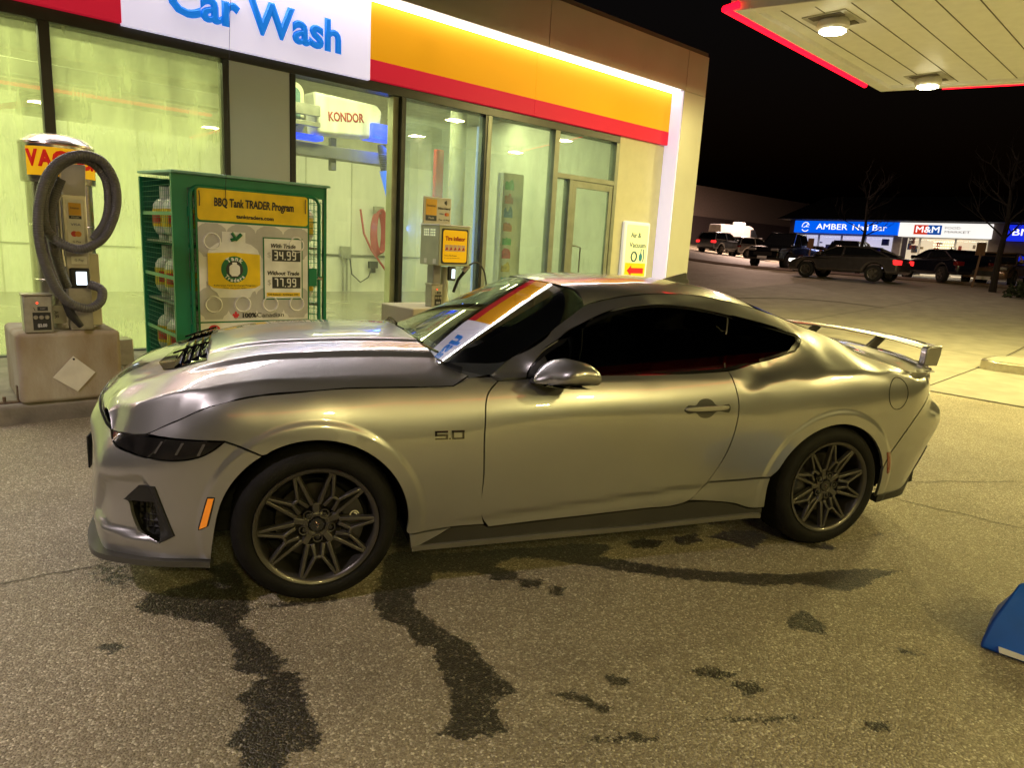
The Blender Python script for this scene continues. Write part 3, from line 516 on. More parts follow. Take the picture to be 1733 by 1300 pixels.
for k,c in enumerate([(.05,.40,.12),(.55,.10,.04),(.10,.22,.45),(.50,.16,.05),(.12,.42,.16),(.50,.06,.09),(.55,.42,.04),(.04,.35,.40)]):
    mb=MB(); z=2.36-.235*k; random.seed(k); pts=[(-.17,z),(.03,z),(.03,z+.10)]+[(.03-.033*i,z+.10+random.uniform(0,.09)) for i in range(1,6)]+[(-.17,z+.12)]; decal(mb,pts,-.064,.003); mb.build('picture',mat('picture_%d'%k,c,.4,var=.4,scale=18),BD)
# sludge / flecks: mullion blue led line
LS=sthing('led_strip','vertical blue light strip on the glazing mullion','light strip',3.80,5.40,.2); mb=MB(); mb.box(.0,.035,.0,.03,0,3.0); mb.build('led',BLUEG,LS)
mb=MB(); mb.box(1.50,1.535,.0,.02,0,3.1); mb.build('led',emat('pale_blue_led',(.35,.5,1.0),.5),LS)
AV=sthing('direction_sign','white Air and Vacuum light box with red arrow on the cream wall','sign',8.93,5.145,1.05)
mb=MB(); mb.box(-.37,.36,-.09,0,-.05,1.06); bx=mb.build('case',emat('lightbox_white',(.9,.9,.85),.35),AV,bevel=.03); fc=MB(); decal(fc,rrect(-.32,.31,0,1.0,.03),-.094,.004); fo=fc.build('face',emat('lightbox_face',(.85,.82,.42),.5),AV)
TEAL=mat('teal_lettering',(.02,.12,.14),.5)
text('Air &',fo,(-.20,-.097,.81),.095,TEAL,.30,align='LEFT',bold=.003); text('Vacuum',fo,(-.22,-.097,.63),.095,TEAL,.48,align='LEFT',bold=.003)
mb=MB(); mb.tube([(-.07+.075*math.cos(t),-.098,.42+.085*math.sin(t)) for t in np.linspace(0,6.28,22,endpoint=False)],.016,6,closed=True); mb.build('tyre_icon',TEAL,fo); mb=MB(); decal(mb,circ(.13,.41,.05,16,.075),-.097); mb.tube([(.13,-.098,.48),(.13,-.098,.56),(.20,-.098,.56),(.22,-.098,.40),(.20,-.098,.33)],.009,5); mb.build('pump_icon',mat('pump_blue',(.02,.20,.34),.5),fo)
mb=MB(); decal(mb,rect(-.30,.29,.02,.30),-.096); ye=mb.build('arrow_panel',emat('arrow_yellow',(1,.5,.01),.5),fo); mb=MB(); decal(mb,[(-.24,.16),(-.12,.26),(-.12,.21),(.24,.21),(.24,.11),(-.12,.11),(-.12,.06)],-.099); mb.build('arrow',emat('arrow_red',(.7,.02,.02),.5),ye)
# ================================================================ canopies
SOF=mat('soffit_white',(.80,.80,.76),.45,var=.04); SOFG=mat('soffit_groove',(.10,.09,.07),.8); NEON=emat('red_neon',(1.0,.003,.016),4.); LAMPM=emat('lamp_glow',(1,.95,.68),28.); CANLIT=emat('canopy_red_lit',(1,.01,.02),.15); CANRED=mat('canopy_red',(.40,.01,.015),.4)
def canopy(name,label,A,e1,e2,z,lamps,power,neon=(1,1,1),group='canopy lamps',lampdesc=None):
    K=sthing(name,label,'canopy',0,0,0); Q=lambda a,b,h:(A[0]+e1[0]*a+e2[0]*b,A[1]+e1[1]*a+e2[1]*b,h)
    l1=math.hypot(*e1); l2=math.hypot(*e2); m=.22
    def slab(a0,a1,b0,b1,z0,z1,nm,mt,bev=0): mb=MB(); mb.hexa([Q(a0,b0,z0),Q(a1,b0,z0),Q(a1,b1,z0),Q(a0,b1,z0)],[Q(a0,b0,z1),Q(a1,b0,z1),Q(a1,b1,z1),Q(a0,b1,z1)]); return mb.build(nm,mt,K,bevel=bev)
    fa,fb=m/l1,m/l2
    slab(fa,1-fa,fb,1-fb,z+.06,z+.12,'soffit',SOF); slab(-.0,1,-.0,1,z+.9,z+.95,'roof',DARKW)
    for a0,a1,b0,b1 in ((0,1,0,fb),(0,1,1-fb,1),(0,fa,fb,1-fb),(1-fa,1,fb,1-fb)): slab(a0,a1,b0,b1,z,z+.10,'edge_trim',SOF,.01)
    for a0,a1,b0,b1 in ((0,1,-.004,.006),(0,1,.994,1.004),(-.006,.006,.006,.994),(.994,1.006,.006,.994)): slab(a0,a1,b0,b1,z+.101,z+.30,'fascia',WHITEP); slab(a0,a1,b0,b1,z+.305,z+.90,'red_band',CANLIT if b0<-.001 and neon[2]==0 and z>4.7 else CANRED)
    n=int(l2/.42)
    for k in range(1,n):
        b=k/n; mb=MB(); mb.bar(Q(fa,b,z+.058),Q(1-fa,b,z+.058),.014,.006); mb.build('groove',SOFG,K)
    r=.045
    for sd,on in zip('abc',neon):
        if not on: continue
        pts={'a':[Q(-.012,.01,z+.05),Q(0,-.012,z+.04),Q(.92,-.012,z+.04)],'b':[Q(1.012,.10,z+.04),Q(1.012,.95,z+.04)],'c':[Q(-.012,.0,z+.05),Q(-.012,1.,z+.05)]}[sd]
        mb=MB(); mb.tube(pts,r,10); mb.build('neon_tube',NEON,K,smooth=True)
    for k,(a,b,desc) in enumerate(lamps):
        x,y,_=Q(a,b,0); P=sthing('canopy_lamp',desc,'lamp',x,y,z,group)
        mb=MB(); mb.box(-.33,.33,-.30,.30,.045,.058); mb.build('mounting_plate',mat('plate_grey',(.45,.44,.38),.4,.3) if 'plate_grey' not in bpy.data.materials else bpy.data.materials['plate_grey'],P)
        mb=MB(); mb.box(-.30,-.14,-.22,.22,.036,.046); mb.box(.14,.30,-.22,.22,.036,.046); mb.build('louvre',SOFG,P)
        mb=MB(); mb.lathe([(.0,-.10),(.18,-.085),(.21,-.055),(.21,.0),(.19,.045)],n=28); mb.build('housing',SOF,P,smooth=True)
        gl=MB()
        for i in range(-4,5):
            for j in range(-3,4):
                if (i/4.5)**2+(j/3.5)**2<1: gl.box(i*.038-.013,i*.038+.013,j*.045-.016,j*.045+.016,-.112,-.101)
        gl.build('led_array',LAMPM,P)
        area('canopy_light',BW(x,y,z-.13),.42,.34,power,LAMP,(0,0,PHI))
    return K
canopy('forecourt_canopy','pale slatted station canopy edged with red neon above the forecourt',(7.17,2.36),(5.61,.29),(3.0,-9.5),4.8,
  [(.184,.0865,'lit canopy lamp nearest the building corner, hanging below the pale slats'),(.88,.0974,'lit canopy lamp at the far edge beside the red neon corner'),(.235,.44,'third lit lamp along the canopy, over the near lane'),(.925,.44,'fourth lit lamp along the canopy, over the far pump lane'),(.235,.80,'lit lamp over the near lane at the road end'),(.925,.80,'lit lamp over the far lane at the road end')],280,(1,1,0))
canopy('rear_canopy','second station canopy with red neon edge across the lane, mirrored in the car glass',(-6.5,-7.4),(13.0,0),(0,-6.0),4.6,
  [(.25,.2,'lit lamp of the second canopy at its left'),(.62,.2,'lit lamp of the second canopy at its middle'),(.95,.2,'lit lamp of the second canopy at its right'),(.5,.8,'lit lamp of the second canopy at its back')],262,(1,1,0),'rear canopy lamps')
CP_=sthing('canopy_column','white column holding the second canopy across the lane','column',-3,-9.5,0); mb=MB(); mb.box(-.25,.25,-.25,.25,0,4.66); mb.build('shaft',WHITEP,CP_,bevel=.02)
CP_=sthing('canopy_column','white column holding the forecourt canopy near its road end','column',11.2,-5.4,0); mb=MB(); mb.box(-.25,.25,-.25,.25,0,4.86); mb.build('shaft',WHITEP,CP_,bevel=.02)
# pump island with a steel nose
IS=sthing('pump_island','raised concrete pump island with a rounded steel nose under the canopy','pump island',11.5,-.05,0)
mb=MB(); P=rrect(0,1.25,-5,.0,.30,6); mb.prism([(x+.30*(-y)*.3,y) for x,y in P],-.1,.16,'xy'); mb.build('edge',mat('island_steel',(.5,.46,.36),.3,.8,0,.15,12),IS,bevel=.02); mb=MB(); P=rrect(.06,1.19,-4.94,-.06,.26,6); mb.prism([(x+.30*(-y)*.3,y) for x,y in P],.10,.164,'xy'); mb.build('top',CONC,IS)
# blue shopping bag
BAG=mat('bag_blue',(.004,.085,.50),.5,var=.2,scale=5,bump=.35,bscale=9)
BG=empty('shopping_bag','blue reusable shopping bag slumped on the wet asphalt','bag',(2.63,-1.95,0))
mb=MB(); 
random.seed(5)
rows=[[(0,0,.0),(.075,-.14,0),(.16,-.27,0),(.36,-.36,0),(.62,-.30,0),(.74,-.05,0),(.55,.16,0),(.22,.12,0)],
[(.005,.0,.03),(.08,-.135,.03),(.165,-.265,.03),(.36,-.35,.035),(.62,-.29,.04),(.73,-.05,.04),(.54,.15,.04),(.21,.115,.035)],
[(.055,.005,.11),(.12,-.09,.12),(.20,-.20,.13),(.36,-.28,.15),(.58,-.24,.16),(.66,-.04,.15),(.50,.11,.14),(.20,.09,.12)],
[(.12,.01,.20),(.18,-.05,.22),(.25,-.12,.235),(.37,-.18,.25),(.53,-.17,.26),(.58,-.04,.25),(.47,.05,.24),(.24,.05,.21)],
[(.20,.015,.265),(.235,-.01,.275),(.28,-.05,.29),(.37,-.09,.30),(.47,-.09,.30),(.50,-.03,.295),(.43,.005,.285),(.28,.02,.27)]]
V=[(x+random.uniform(-.010,.010),y+random.uniform(-.010,.010),z) if z>.05 else (x,y,z+.002) for r in rows for x,y,z in r]; n=8
F=[(i*n+k,i*n+(k+1)%n,(i+1)*n+(k+1)%n,(i+1)*n+k) for i in range(4) for k in range(n)]+[tuple(range(n-1,-1,-1)),tuple(range(32,40))]
mb.add(V,F); o=mb.build('bag_body',BAG,BG,bevel=.012,seg=3)
mb=MB(); mb.tube([(.30,.0,.30),(.36,.05,.36),(.46,.03,.37),(.50,-.03,.30)],.012,6); mb.build('strap',BAG,BG,smooth=True)
mb=MB(); mb.add([(.030,-.062,.012),(.13,-.228,.010),(.135,-.222,.028),(.034,-.052,.034)],[(0,1,2,3)]); lb=mb.build('tag',mat('tag_white',(.6,.6,.6),.5),BG); sol=lb.modifiers.new('s','SOLIDIFY'); sol.thickness=.012

PLM=sthing('pole_lamp','tall lamp post with a white head standing by the wash lane','lamp post',-5.6,-.8,0)
mb=MB(); mb.lathe([(.10,0),(.09,.3),(.06,.35),(.045,5.4)],n=14); mb.build('post',STEEL,PLM,smooth=True); mb=MB(); mb.box(-.05,.75,-.14,.14,5.38,5.46); mb.build('head',STEEL,PLM,bevel=.02); mb=MB(); mb.box(.15,.70,-.10,.10,5.368,5.379); mb.build('lens',emat('white_lamp_glow',(1,.86,.88),20.),PLM)
area('pole_light',BW(-5.15,-.8,5.34),.5,.2,180,(1,.82,.85),(rad(14),rad(-14),PHI),110)
# ================================================================ THE CAR
PAINT=mat('silver_paint',(.375,.378,.375),.31,.8,1,.03,3)
def _flake():
    t=PAINT.node_tree; b=t.nodes['Principled BSDF']; v=t.nodes.new('ShaderNodeTexVoronoi'); v.inputs['Scale'].default_value=900
    tc=t.nodes.new('ShaderNodeTexCoord'); t.links.new(tc.outputs['Object'],v.inputs['Vector'])
    mr=t.nodes.new('ShaderNodeMapRange'); mr.inputs[3].default_value=.30; mr.inputs[4].default_value=.325; b.inputs['Coat IOR'].default_value=1.75; b.inputs['Coat Roughness'].default_value=.015; t.links.new(v.outputs['Color'],mr.inputs[0]); t.links.new(mr.outputs[0],b.inputs['Roughness'])
_flake()
car=empty('sports_coupe','silver two-door sports coupe with rear wing parked before the car wash','car')
def nside(s,z,off=0):
    e=2e-3; a=side(s+e,z,off)-side(s-e,z,off); b=side(s,z+e,off)-side(s,z-e,off); n=np.cross(a,b); n/=np.linalg.norm(n,axis=1)[:,None]; 
    return n
def gnorm(s,z,g):
    e=2e-3; a=side(s+e,z,0,True)-side(s-e,z,0,True); b=side(s,z+e,0,True)-side(s,z-e,0,True); n=np.cross(a,b); n/=np.linalg.norm(n,axis=1)[:,None]; return n*np.array([1,g,1])
def nheight(fz):
    def n(x,y):
        e=2e-3; a=(fz(x+e,y)-fz(x-e,y))/(2*e); b=(fz(x,y+e)-fz(x,y-e))/(2*e); q=np.c_[-a,-b,np.ones_like(a)]; return q/np.linalg.norm(q,axis=1)[:,None]
    return n
def smooth_outline(pts,res):
    """pts: (a,b) or (a,b,1) for a corner; Catmull-Rom between corners"""
    n=len(pts); cor=[i for i in range(n) if len(pts[i])>2] or [0]; out=[]
    for k,i in enumerate(cor):
        j=cor[(k+1)%len(cor)]; idx=[(i+t)%n for t in range(((j-i-1)%n)+2)]
        P=np.array([pts[t][:2] for t in idx],float); L=np.r_[0,np.cumsum(np.linalg.norm(np.diff(P,axis=0),axis=1))]
        m=max(2,int(L[-1]/res)+1); t=np.linspace(0,L[-1],m)[:-1]
        out.append(crspline(L,P,t) if len(P)>2 else P[0]+(P[1]-P[0])*(t/L[-1])[:,None])
    return np.vstack(out)
def inset(P,g):
    d=np.roll(P,-1,0)-np.roll(P,1,0); d/=np.linalg.norm(d,axis=1)[:,None]+1e-9
    A=np.sum(P[:,0]*np.roll(P[:,1],-1)-P[:,1]*np.roll(P[:,0],-1)); n=np.c_[-d[:,1],d[:,0]]*(1 if A>0 else -1); return P+n*g
def panel(name,outline,m,fn,nf,parent=None,res=.022,gap=.0032,rim=.016,holes=(),mirror=False,raw=False,rimdir=None,ores=None,feat=None):
    """a body panel: 2-D outline, meshed inside and mapped through fn; rim = turned-in edge"""
    loops=[inset(smooth_outline(outline,ores or res),gap)]+[inset(smooth_outline(h,res),-gap) for h in holes]
    V=[];E=[]
    for L in loops:
        b=len(V); V+=list(L); E+=[(b+i,b+(i+1)%len(L)) for i in range(len(L))]
    lo=loops[0].min(0);hi=loops[0].max(0); gx,gy=np.meshgrid(np.arange(lo[0]+res/2,hi[0],res),np.arange(lo[1]+res/2,hi[1],res)); G=np.c_[gx.ravel(),gy.ravel()]
    ok=inside(G,loops[0])
    for h in loops[1:]: ok&=~inside(G,h)
    G=G[ok]
    if feat is not None:
        Fk=feat[((feat>=lo)&(feat<=hi)).all(1)]
        if len(Fk): Fk=Fk[inside(Fk,loops[0])]
        for h in loops[1:]:
            if len(Fk): Fk=Fk[~inside(Fk,h)]
        if len(Fk):
            keep=np.array([np.min((Fk[:,0]-a)**2+(Fk[:,1]-b)**2) for a,b in G])>(res*.5)**2 if len(G) else []
            G=np.vstack([G[keep],Fk]) if len(G) else Fk
    B=np.array(V)
    dm=np.array([np.min((B[:,0]-a)**2+(B[:,1]-b)**2) for a,b in G]) if len(G) else np.zeros(0)
    G=G[dm>(min(res,.014)*.45)**2] if len(G) else G
    vv,_,ff,*_=delaunay_2d_cdt([Vector(a) for a in list(B)+list(G)],E,[],0,1e-7)
    vv=np.array([(a.x,a.y) for a in vv]); F=np.array([list(f) for f in ff]); c=vv[F].mean(1); ok=inside(c,loops[0])
    for h in loops[1:]: ok&=~inside(c,h)
    F=F[ok]; P=fn(vv[:,0],vv[:,1]); N=nf(vv[:,0],vv[:,1])
    # orientation
    fnm=np.cross(P[F[0,1]]-P[F[0,0]],P[F[0,2]]-P[F[0,0]])
    if fnm@N[F[0,0]]<0: F=F[:,::-1]
    faces=[tuple(f) for f in F]; verts=list(P); norms=list(N)
    if rim:
        for L in loops:
            n=len(L); T=fn(L[:,0],L[:,1]); NN=nf(L[:,0],L[:,1]); tg=np.roll(T,-1,0)-np.roll(T,1,0); on=np.cross(tg,NN); on/=np.linalg.norm(on,axis=1)[:,None]+1e-9
            cen=P.mean(0)
            A=np.sum(L[:,0]*np.roll(L[:,1],-1)-L[:,1]*np.roll(L[:,0],-1))
            b=len(verts); verts+=list(T); dep=(T-NN*rim) if rimdir is None else T+np.array(rimdir)*rim
            verts+=list(dep); sgn=np.sign(np.mean(np.sum(on*(T-cen),1))) or 1
            if L is not loops[0]: sgn=-sgn
            norms+=list(on*sgn)*2
            for i in range(n):
                j=(i+1)%n; q=(b+i,b+j,b+n+j,b+n+i); fnn=np.cross(T[j]-T[i],dep[i]-T[i])
                faces.append(q if fnn@(on[i]*sgn)>0 else q[::-1])
    V=np.array(verts);N=np.array(norms)
    if mirror:
        k=len(V); V2=V*[1,-1,1]; N2=N*[1,-1,1]; V=np.vstack([V,V2]);N=np.vstack([N,N2]); faces=faces+[tuple(i+k for i in f[::-1]) for f in faces]
    def mk(V,N,faces):
        me=bpy.data.meshes.new(name); me.from_pydata([tuple(v) for v in V],[],faces); me.materials.append(m)
        me.polygons.foreach_set('use_smooth',[True]*len(me.polygons)); me.normals_split_custom_set_from_vertices([tuple(n) for n in N])
        o=link(bpy.data.objects.new(name,me)); o.parent=parent; return o
    o=mk(V,N,faces)
    return o
def spanel(name,outline,m,parent=None,off=0.,both=True,**k):
    f=lambda s,z:side(s,z,off); n=lambda s,z:nside(s,z,off); k.setdefault('feat',FEAT)
    o=panel(name,outline,m,f,n,parent or car,**k)
    if both:
        f2=lambda s,z:side(s,z,off)*np.array([1,-1,1]); n2=lambda s,z:nside(s,z,off)*np.array([1,-1,1])
        panel(name,outline,m,f2,n2,parent if parent and parent is car else (parent or car),**k)
    return o
def arc(c,R,a0,a1,n=14): return [(c[0]+R*math.cos(rad(a)),c[1]+R*math.sin(rad(a))) for a in np.linspace(a0,a1,n)]
AF=(-.005,.34);AR=(2.705,.325);RA=.388
# front bumper with openings
GRI=[(-1.74,.715,1),(-1.30,.700,1),(-1.34,.53,1),(-1.74,.50,1)]
INT=[(-.860,.456,1),(-.758,.525,1),(-.650,.534,1),(-.625,.472),(-.567,.332,1),(-.640,.297,1),(-.778,.334,1),(-.823,.408),(-.832,.447)]
HEAD=[(-1.04,.722,1),(-.90,.722),(-.729,.726),(-.549,.728),(-.354,.727,1),(-.394,.694),(-.458,.662),(-.543,.646),(-.650,.646),(-.763,.655),(-.90,.672,1)]
bump=spanel('bumper',[(-.215,.668,1),(-.290,.703),(-.354,.727,1),(-.394,.694),(-.458,.662),(-.543,.646),(-.650,.646),(-.763,.655),(-.90,.672,1),(-1.04,.724,1),(-1.12,.735),(-1.25,.768),(-1.5,.788),(-1.75,.80,1),(-1.75,.215,1),(-1.3,.215),(-1.0,.218),(-.7,.222),(-.417,.228,1),(-.41,.28,1)]+arc(AF,RA,170,124)[1:],PAINT,holes=[GRI,INT],res=.02)
spanel('headlight',HEAD,SMOKE,off=.004,res=.018,rim=.03)
for a,b in ((-.93,-.985),(-.63,-.66),(-.53,-.555),(-.44,-.462)):
    spanel('light_bar',[(a,.716,1),(a+.012,.716,1),(b+.01,.668 if a<-.4 else .69,1),(b-.002,.668 if a<-.4 else .69,1)],mat('light_guide',(.07,.066,.066),.3,0,1) if a>-.9 else PAINT,off=.0015,rim=0,gap=0,res=.01)
# grille and intakes set back behind the skin
def honey(name,outl,off):
    t=BLACK.copy() if name not in bpy.data.materials else bpy.data.materials[name]; return t
GRILLM=mat('grille_mesh',(.012,.012,.012),.4,.2,.3)
def _hex():
    t=GRILLM.node_tree; b=t.nodes['Principled BSDF']; v=t.nodes.new('ShaderNodeTexVoronoi'); v.feature='DISTANCE_TO_EDGE'; v.inputs['Scale'].default_value=38; v.inputs['Randomness'].default_value=.15
    tc=t.nodes.new('ShaderNodeTexCoord'); t.links.new(tc.outputs['Object'],v.inputs['Vector']); bp=t.nodes.new('ShaderNodeBump'); bp.invert=True; bp.inputs['Strength'].default_value=1; bp.inputs['Distance'].default_value=.03
    t.links.new(v.outputs['Distance'],bp.inputs['Height']); t.links.new(bp.outputs[0],b.inputs['Normal'])
_hex()
spanel('grille',[(-1.75,.74,1),(-1.26,.72,1),(-1.30,.51,1),(-1.75,.48,1)],GRILLM,off=.045,rim=0)
intake=spanel('intake_mesh',[(-.90,.47,1),(-.76,.55,1),(-.62,.55,1),(-.55,.33,1),(-.64,.28,1),(-.80,.32,1)],GRILLM,off=.05,rim=0)
# black plastic brow and blade round the intake
spanel('intake_trim',[(-.866,.456,1),(-.758,.528,1),(-.648,.537,1),(-.622,.472),(-.562,.332,1),(-.640,.292,1),(-.640,.31,1),(-.672,.46,1),(-.80,.455,1),(-.832,.450)],BLACK,off=-.006,res=.016,rim=.06)
spl=MB()
for sg in (-1,1):
    s=np.linspace(-1.75,-.417,30); ins=side(s,np.full(30,.215),.03); o1=side(s,np.full(30,.205),-.028-.02*sst(-.5,-.9,s)); 
    V=[];F=[]
    for i in range(30):
        a,b=ins[i],o1[i]; V+=[(a[0],a[1]*-sg,.222),(b[0],b[1]*-sg,.226),(b[0],b[1]*-sg,.202),(a[0],a[1]*-sg,.195)]
    for i in range(29):
        for k in range(4): F.append((i*4+k,i*4+(k+1)%4,(i+1)*4+(k+1)%4,(i+1)*4+k))
    F+=[(0,1,2,3),(119,118,117,116)]; spl.add(V,F)
spl.build('splitter',mat('splitter_plastic',(.05,.05,.045),.42,0,.2),car,smooth=True)
# fender, door, quarter
spanel('fender',[(-.729,.734,1),(-.606,.781),(-.450,.850),(-.319,.888),(-.225,.905),(-.041,.921),(.132,.932),(.386,.933),(.580,.938,1),(.660,.972,1),(.757,.970,1),(.784,.956,1),(.736,.909),(.715,.771),(.719,.551),(.736,.310),(.744,.288,1),(.586,.289),(.396,.272,1)]+arc(AF,RA,-8,122,26)+[(-.215,.670,1),(-.290,.705),(-.354,.729,1),(-.549,.730)],PAINT,res=.02)
DOOR=[(.784,.956,1),(.736,.909),(.715,.771),(.719,.551),(.736,.310),(.765,.272,1),(.977,.281),(1.286,.291),(1.613,.302),(1.752,.306),(1.833,.330),(1.921,.427),(2.007,.581),(2.044,.743),(2.050,.826),(2.036,.919),(2.016,.993,1),(1.895,.986),(1.562,.979),(1.245,.976),(.925,.966,1)]
def spanel1(sgn,name,outline,m,parent,off=0.,**k):
    q=np.array([1,sgn,1]); k.setdefault('feat',FEAT); return panel(name,outline,m,lambda s,z:side(s,z,off)*q,lambda s,z:nside(s,z,off)*q,parent,**k)
DOORS=[spanel1(g,'door',DOOR,PAINT,car,res=.02) for g in (1,-1)]
QUART=[(2.016,.993,1),(2.036,.919),(2.050,.826),(2.044,.743),(2.007,.581),(1.921,.429,1),(2.115,.430),(2.300,.436,1)]+[(2.345,.476)]+arc(AR,RA,150,18,26)+[(3.10,.50,1),(3.30,.72),(3.46,.84,1),(3.70,.85,1),(4.5,.85,1),(4.5,.965,1),(4.0,.965),(3.70,.962,1),(3.50,.972),(3.36,.976),(3.246,.982,1),(3.149,1.023),(3.041,1.056),(2.851,1.143),(2.578,1.223),(2.303,1.297),(1.998,1.348),(1.685,1.351),(1.481,1.326),(1.310,1.280),(1.107,1.158),(.905,1.050),(.757,.970,1),(.80,.962,1),(.925,.966,1),(.971,1.037),(1.119,1.133),(1.290,1.219),(1.460,1.275),(1.629,1.301),(1.843,1.297),(2.092,1.260),(2.309,1.216),(2.525,1.163,1),(2.535,1.137,1),(2.468,1.085,1),(2.278,1.042),(2.08,1.003)]
QS=[spanel1(g,'quarter_panel',QUART,PAINT,car,res=.022) for g in (1,-1)]
RB=[spanel1(g,'bumper',[(3.10,.495,1),(3.30,.715),(3.46,.835,1),(3.70,.845,1),(4.5,.845,1),(4.5,.49,1),(3.66,.49,1),(3.60,.385),(3.52,.315),(3.40,.276),(3.085,.262,1)]+arc(AR,RA,-8,14,6),PAINT,car,res=.022) for g in (1,-1)]
spanel('diffuser',[(3.088,.272,1),(3.40,.285),(3.52,.325),(3.60,.395),(3.66,.50,1),(4.5,.50,1),(4.5,.17,1),(3.6,.20),(3.3,.225),(3.09,.225,1)],BLACK,off=-.008,res=.03,rim=.04)
spanel('rocker_panel',[(1.835,.330,1),(1.923,.425,1),(2.115,.426),(2.300,.432,1),(2.296,.397),(2.300,.262,1),(2.240,.257),(2.108,.294),(1.960,.317)],PAINT)
spanel('rocker_panel',[(.394,.270,1),(.586,.287,1),(.524,.248),(.425,.195,1),(.405,.195,1)],PAINT)
spanel('side_skirt',[(.428,.196,1),(.530,.250),(.592,.287,1),(.737,.286,1),(.765,.268,1),(1.286,.287),(1.613,.298),(1.752,.301),(1.835,.316),(1.960,.313),(2.108,.290),(2.240,.253),(2.295,.258,1),(2.297,.224,1),(1.882,.215),(1.634,.212),(.991,.204)],mat('skirt_black',(.03,.029,.027),.35,0,.4),off=.006,res=.02)
for g in (1,-1):
    s=np.linspace(.41,2.28,40); zz=.185+.012*np.clip((s-1.6)/.6,0,1)*1.6
    o1=side(s,zz,-.012)*[1,g,1]; i1=side(s,zz,.06)*[1,g,1]; V=[];F=[]
    for i in range(40):
        V+=[(o1[i][0],o1[i][1],zz[i]+.022),(o1[i][0],o1[i][1],zz[i]),(i1[i][0],i1[i][1],zz[i]-.004),(i1[i][0],i1[i][1],zz[i]+.03)]
    for i in range(39):
        for k in range(4): F.append((i*4+k,i*4+(k+1)%4,(i+1)*4+(k+1)%4,(i+1)*4+k))
    F+=[(0,1,2,3),(159,158,157,156)]; sk=MB(); sk.add(V,F); sk.build('skirt_blade',mat('skirt_grey',(.12,.115,.105),.4,.3,.5),car,smooth=True)
# glass in the side
WIN=[(.925,.964,1),(.971,1.037),(1.119,1.133),(1.290,1.219),(1.460,1.275),(1.629,1.301),(1.843,1.297),(2.099,1.258,1),(2.045,1.140),(2.003,.994,1),(1.895,.986),(1.562,.979),(1.245,.976)]
QWIN=[(2.103,1.257,1),(2.309,1.216),(2.525,1.163,1),(2.535,1.137,1),(2.468,1.085,1),(2.278,1.042),(2.008,.994,1),(2.050,1.140)]
for g in (1,-1):
    q=np.array([1,g,1])
    for nm,ol in (('side_window',WIN),('quarter_window',QWIN)):
        panel(nm,ol,TINT,lambda s,z:side(s,z,.010,True)*q,lambda s,z:np.array([[-.02,-.93*g,.36]]*len(s)) if False else gnorm(s,z,g),car,rim=.01,gap=-.008,res=.03)
# black frame round the glass
def band(name,loop,wd,m,off,parent=None):
    for g in (1,-1):
        q=np.array([1,g,1]); L=smooth_outline(loop,.02); I=inset(L,wd); n=len(L)
        a=side(L[:,0],L[:,1],off)*q; b=side(I[:,0],I[:,1],off+.001)*q; mb=MB(); V=list(a)+list(b)+list(side(I[:,0],I[:,1],off+.012)*q); mb.add(V,[(i,(i+1)%n,(i+1)%n+n,i+n) for i in range(n)]+[(i+n,(i+1)%n+n,(i+1)%n+2*n,i+2*n) for i in range(n)]); mb.build(name,m,parent or car,smooth=True)
FR=WIN[:8]+QWIN[1:7]+WIN[10:]
FR=[p[:2] if i in (7,) else p for i,p in enumerate(FR)]
band('window_trim',[(.925,.964,1),(.971,1.037),(1.119,1.133),(1.290,1.219),(1.460,1.275),(1.629,1.301),(1.843,1.297),(2.092,1.260),(2.309,1.216),(2.525,1.163,1),(2.535,1.137,1),(2.468,1.085,1),(2.278,1.042),(2.08,1.003),(2.0,.993),(1.895,.986),(1.562,.979),(1.245,.976)],.013,SEAMM,.0035)
spanel('pillar_trim',[(2.006,.996,1),(2.052,1.140),(2.102,1.256,1),(2.094,1.257,1),(2.042,1.14),(1.999,.996,1)],mat('pillar_grey',(.06,.06,.055),.3,0,.6),off=.006,rim=0,gap=0)
spanel('quarter_trim',[(2.535,1.137,1),(2.468,1.083,1),(2.40,1.066),(2.44,1.098,1),(2.490,1.136,1),(2.495,1.160,1),(2.528,1.163,1)],SEAMM,off=.004,rim=0,gap=0,res=.012)
spanel('mirror_sail',[(.932,.970,1),(.972,1.030),(1.02,1.064,1),(1.03,.974,1)],BLACK,off=.001,rim=0,gap=0)
# small marks on the skin
spanel('side_marker',[(-.421,.497,1),(-.396,.497,1),(-.424,.383,1),(-.461,.363,1)],GLOSSBLACK,off=-.002,rim=.004,gap=-.005,res=.01)
spanel('side_marker_lens',[(-.421,.497,1),(-.396,.497,1),(-.427,.378,1),(-.460,.364,1)],AMBER,off=-.004,rim=.004,gap=.001,res=.01)
spanel('side_reflector',[(3.083,.535,1),(3.117,.535,1),(3.150,.41,1),(3.128,.402,1)],REDLENS,off=-.003,rim=.004,gap=0,res=.01)
for g,qp in zip((1,-1),QS):
    if g==1:
        q=np.array([1,g,1]); C0=(3.118,.868); R0=np.array([C0[0]+.078*np.cos(np.linspace(0,2*np.pi,40,endpoint=False)),C0[1]+.088*np.sin(np.linspace(0,2*np.pi,40,endpoint=False))]).T
        mb=MB(); mb.tube([tuple(p) for p in side(R0[:,0],R0[:,1],-.0005)],.0022,6,closed=True); mb.build('fuel_door',GLOSSBLACK,qp,smooth=True)
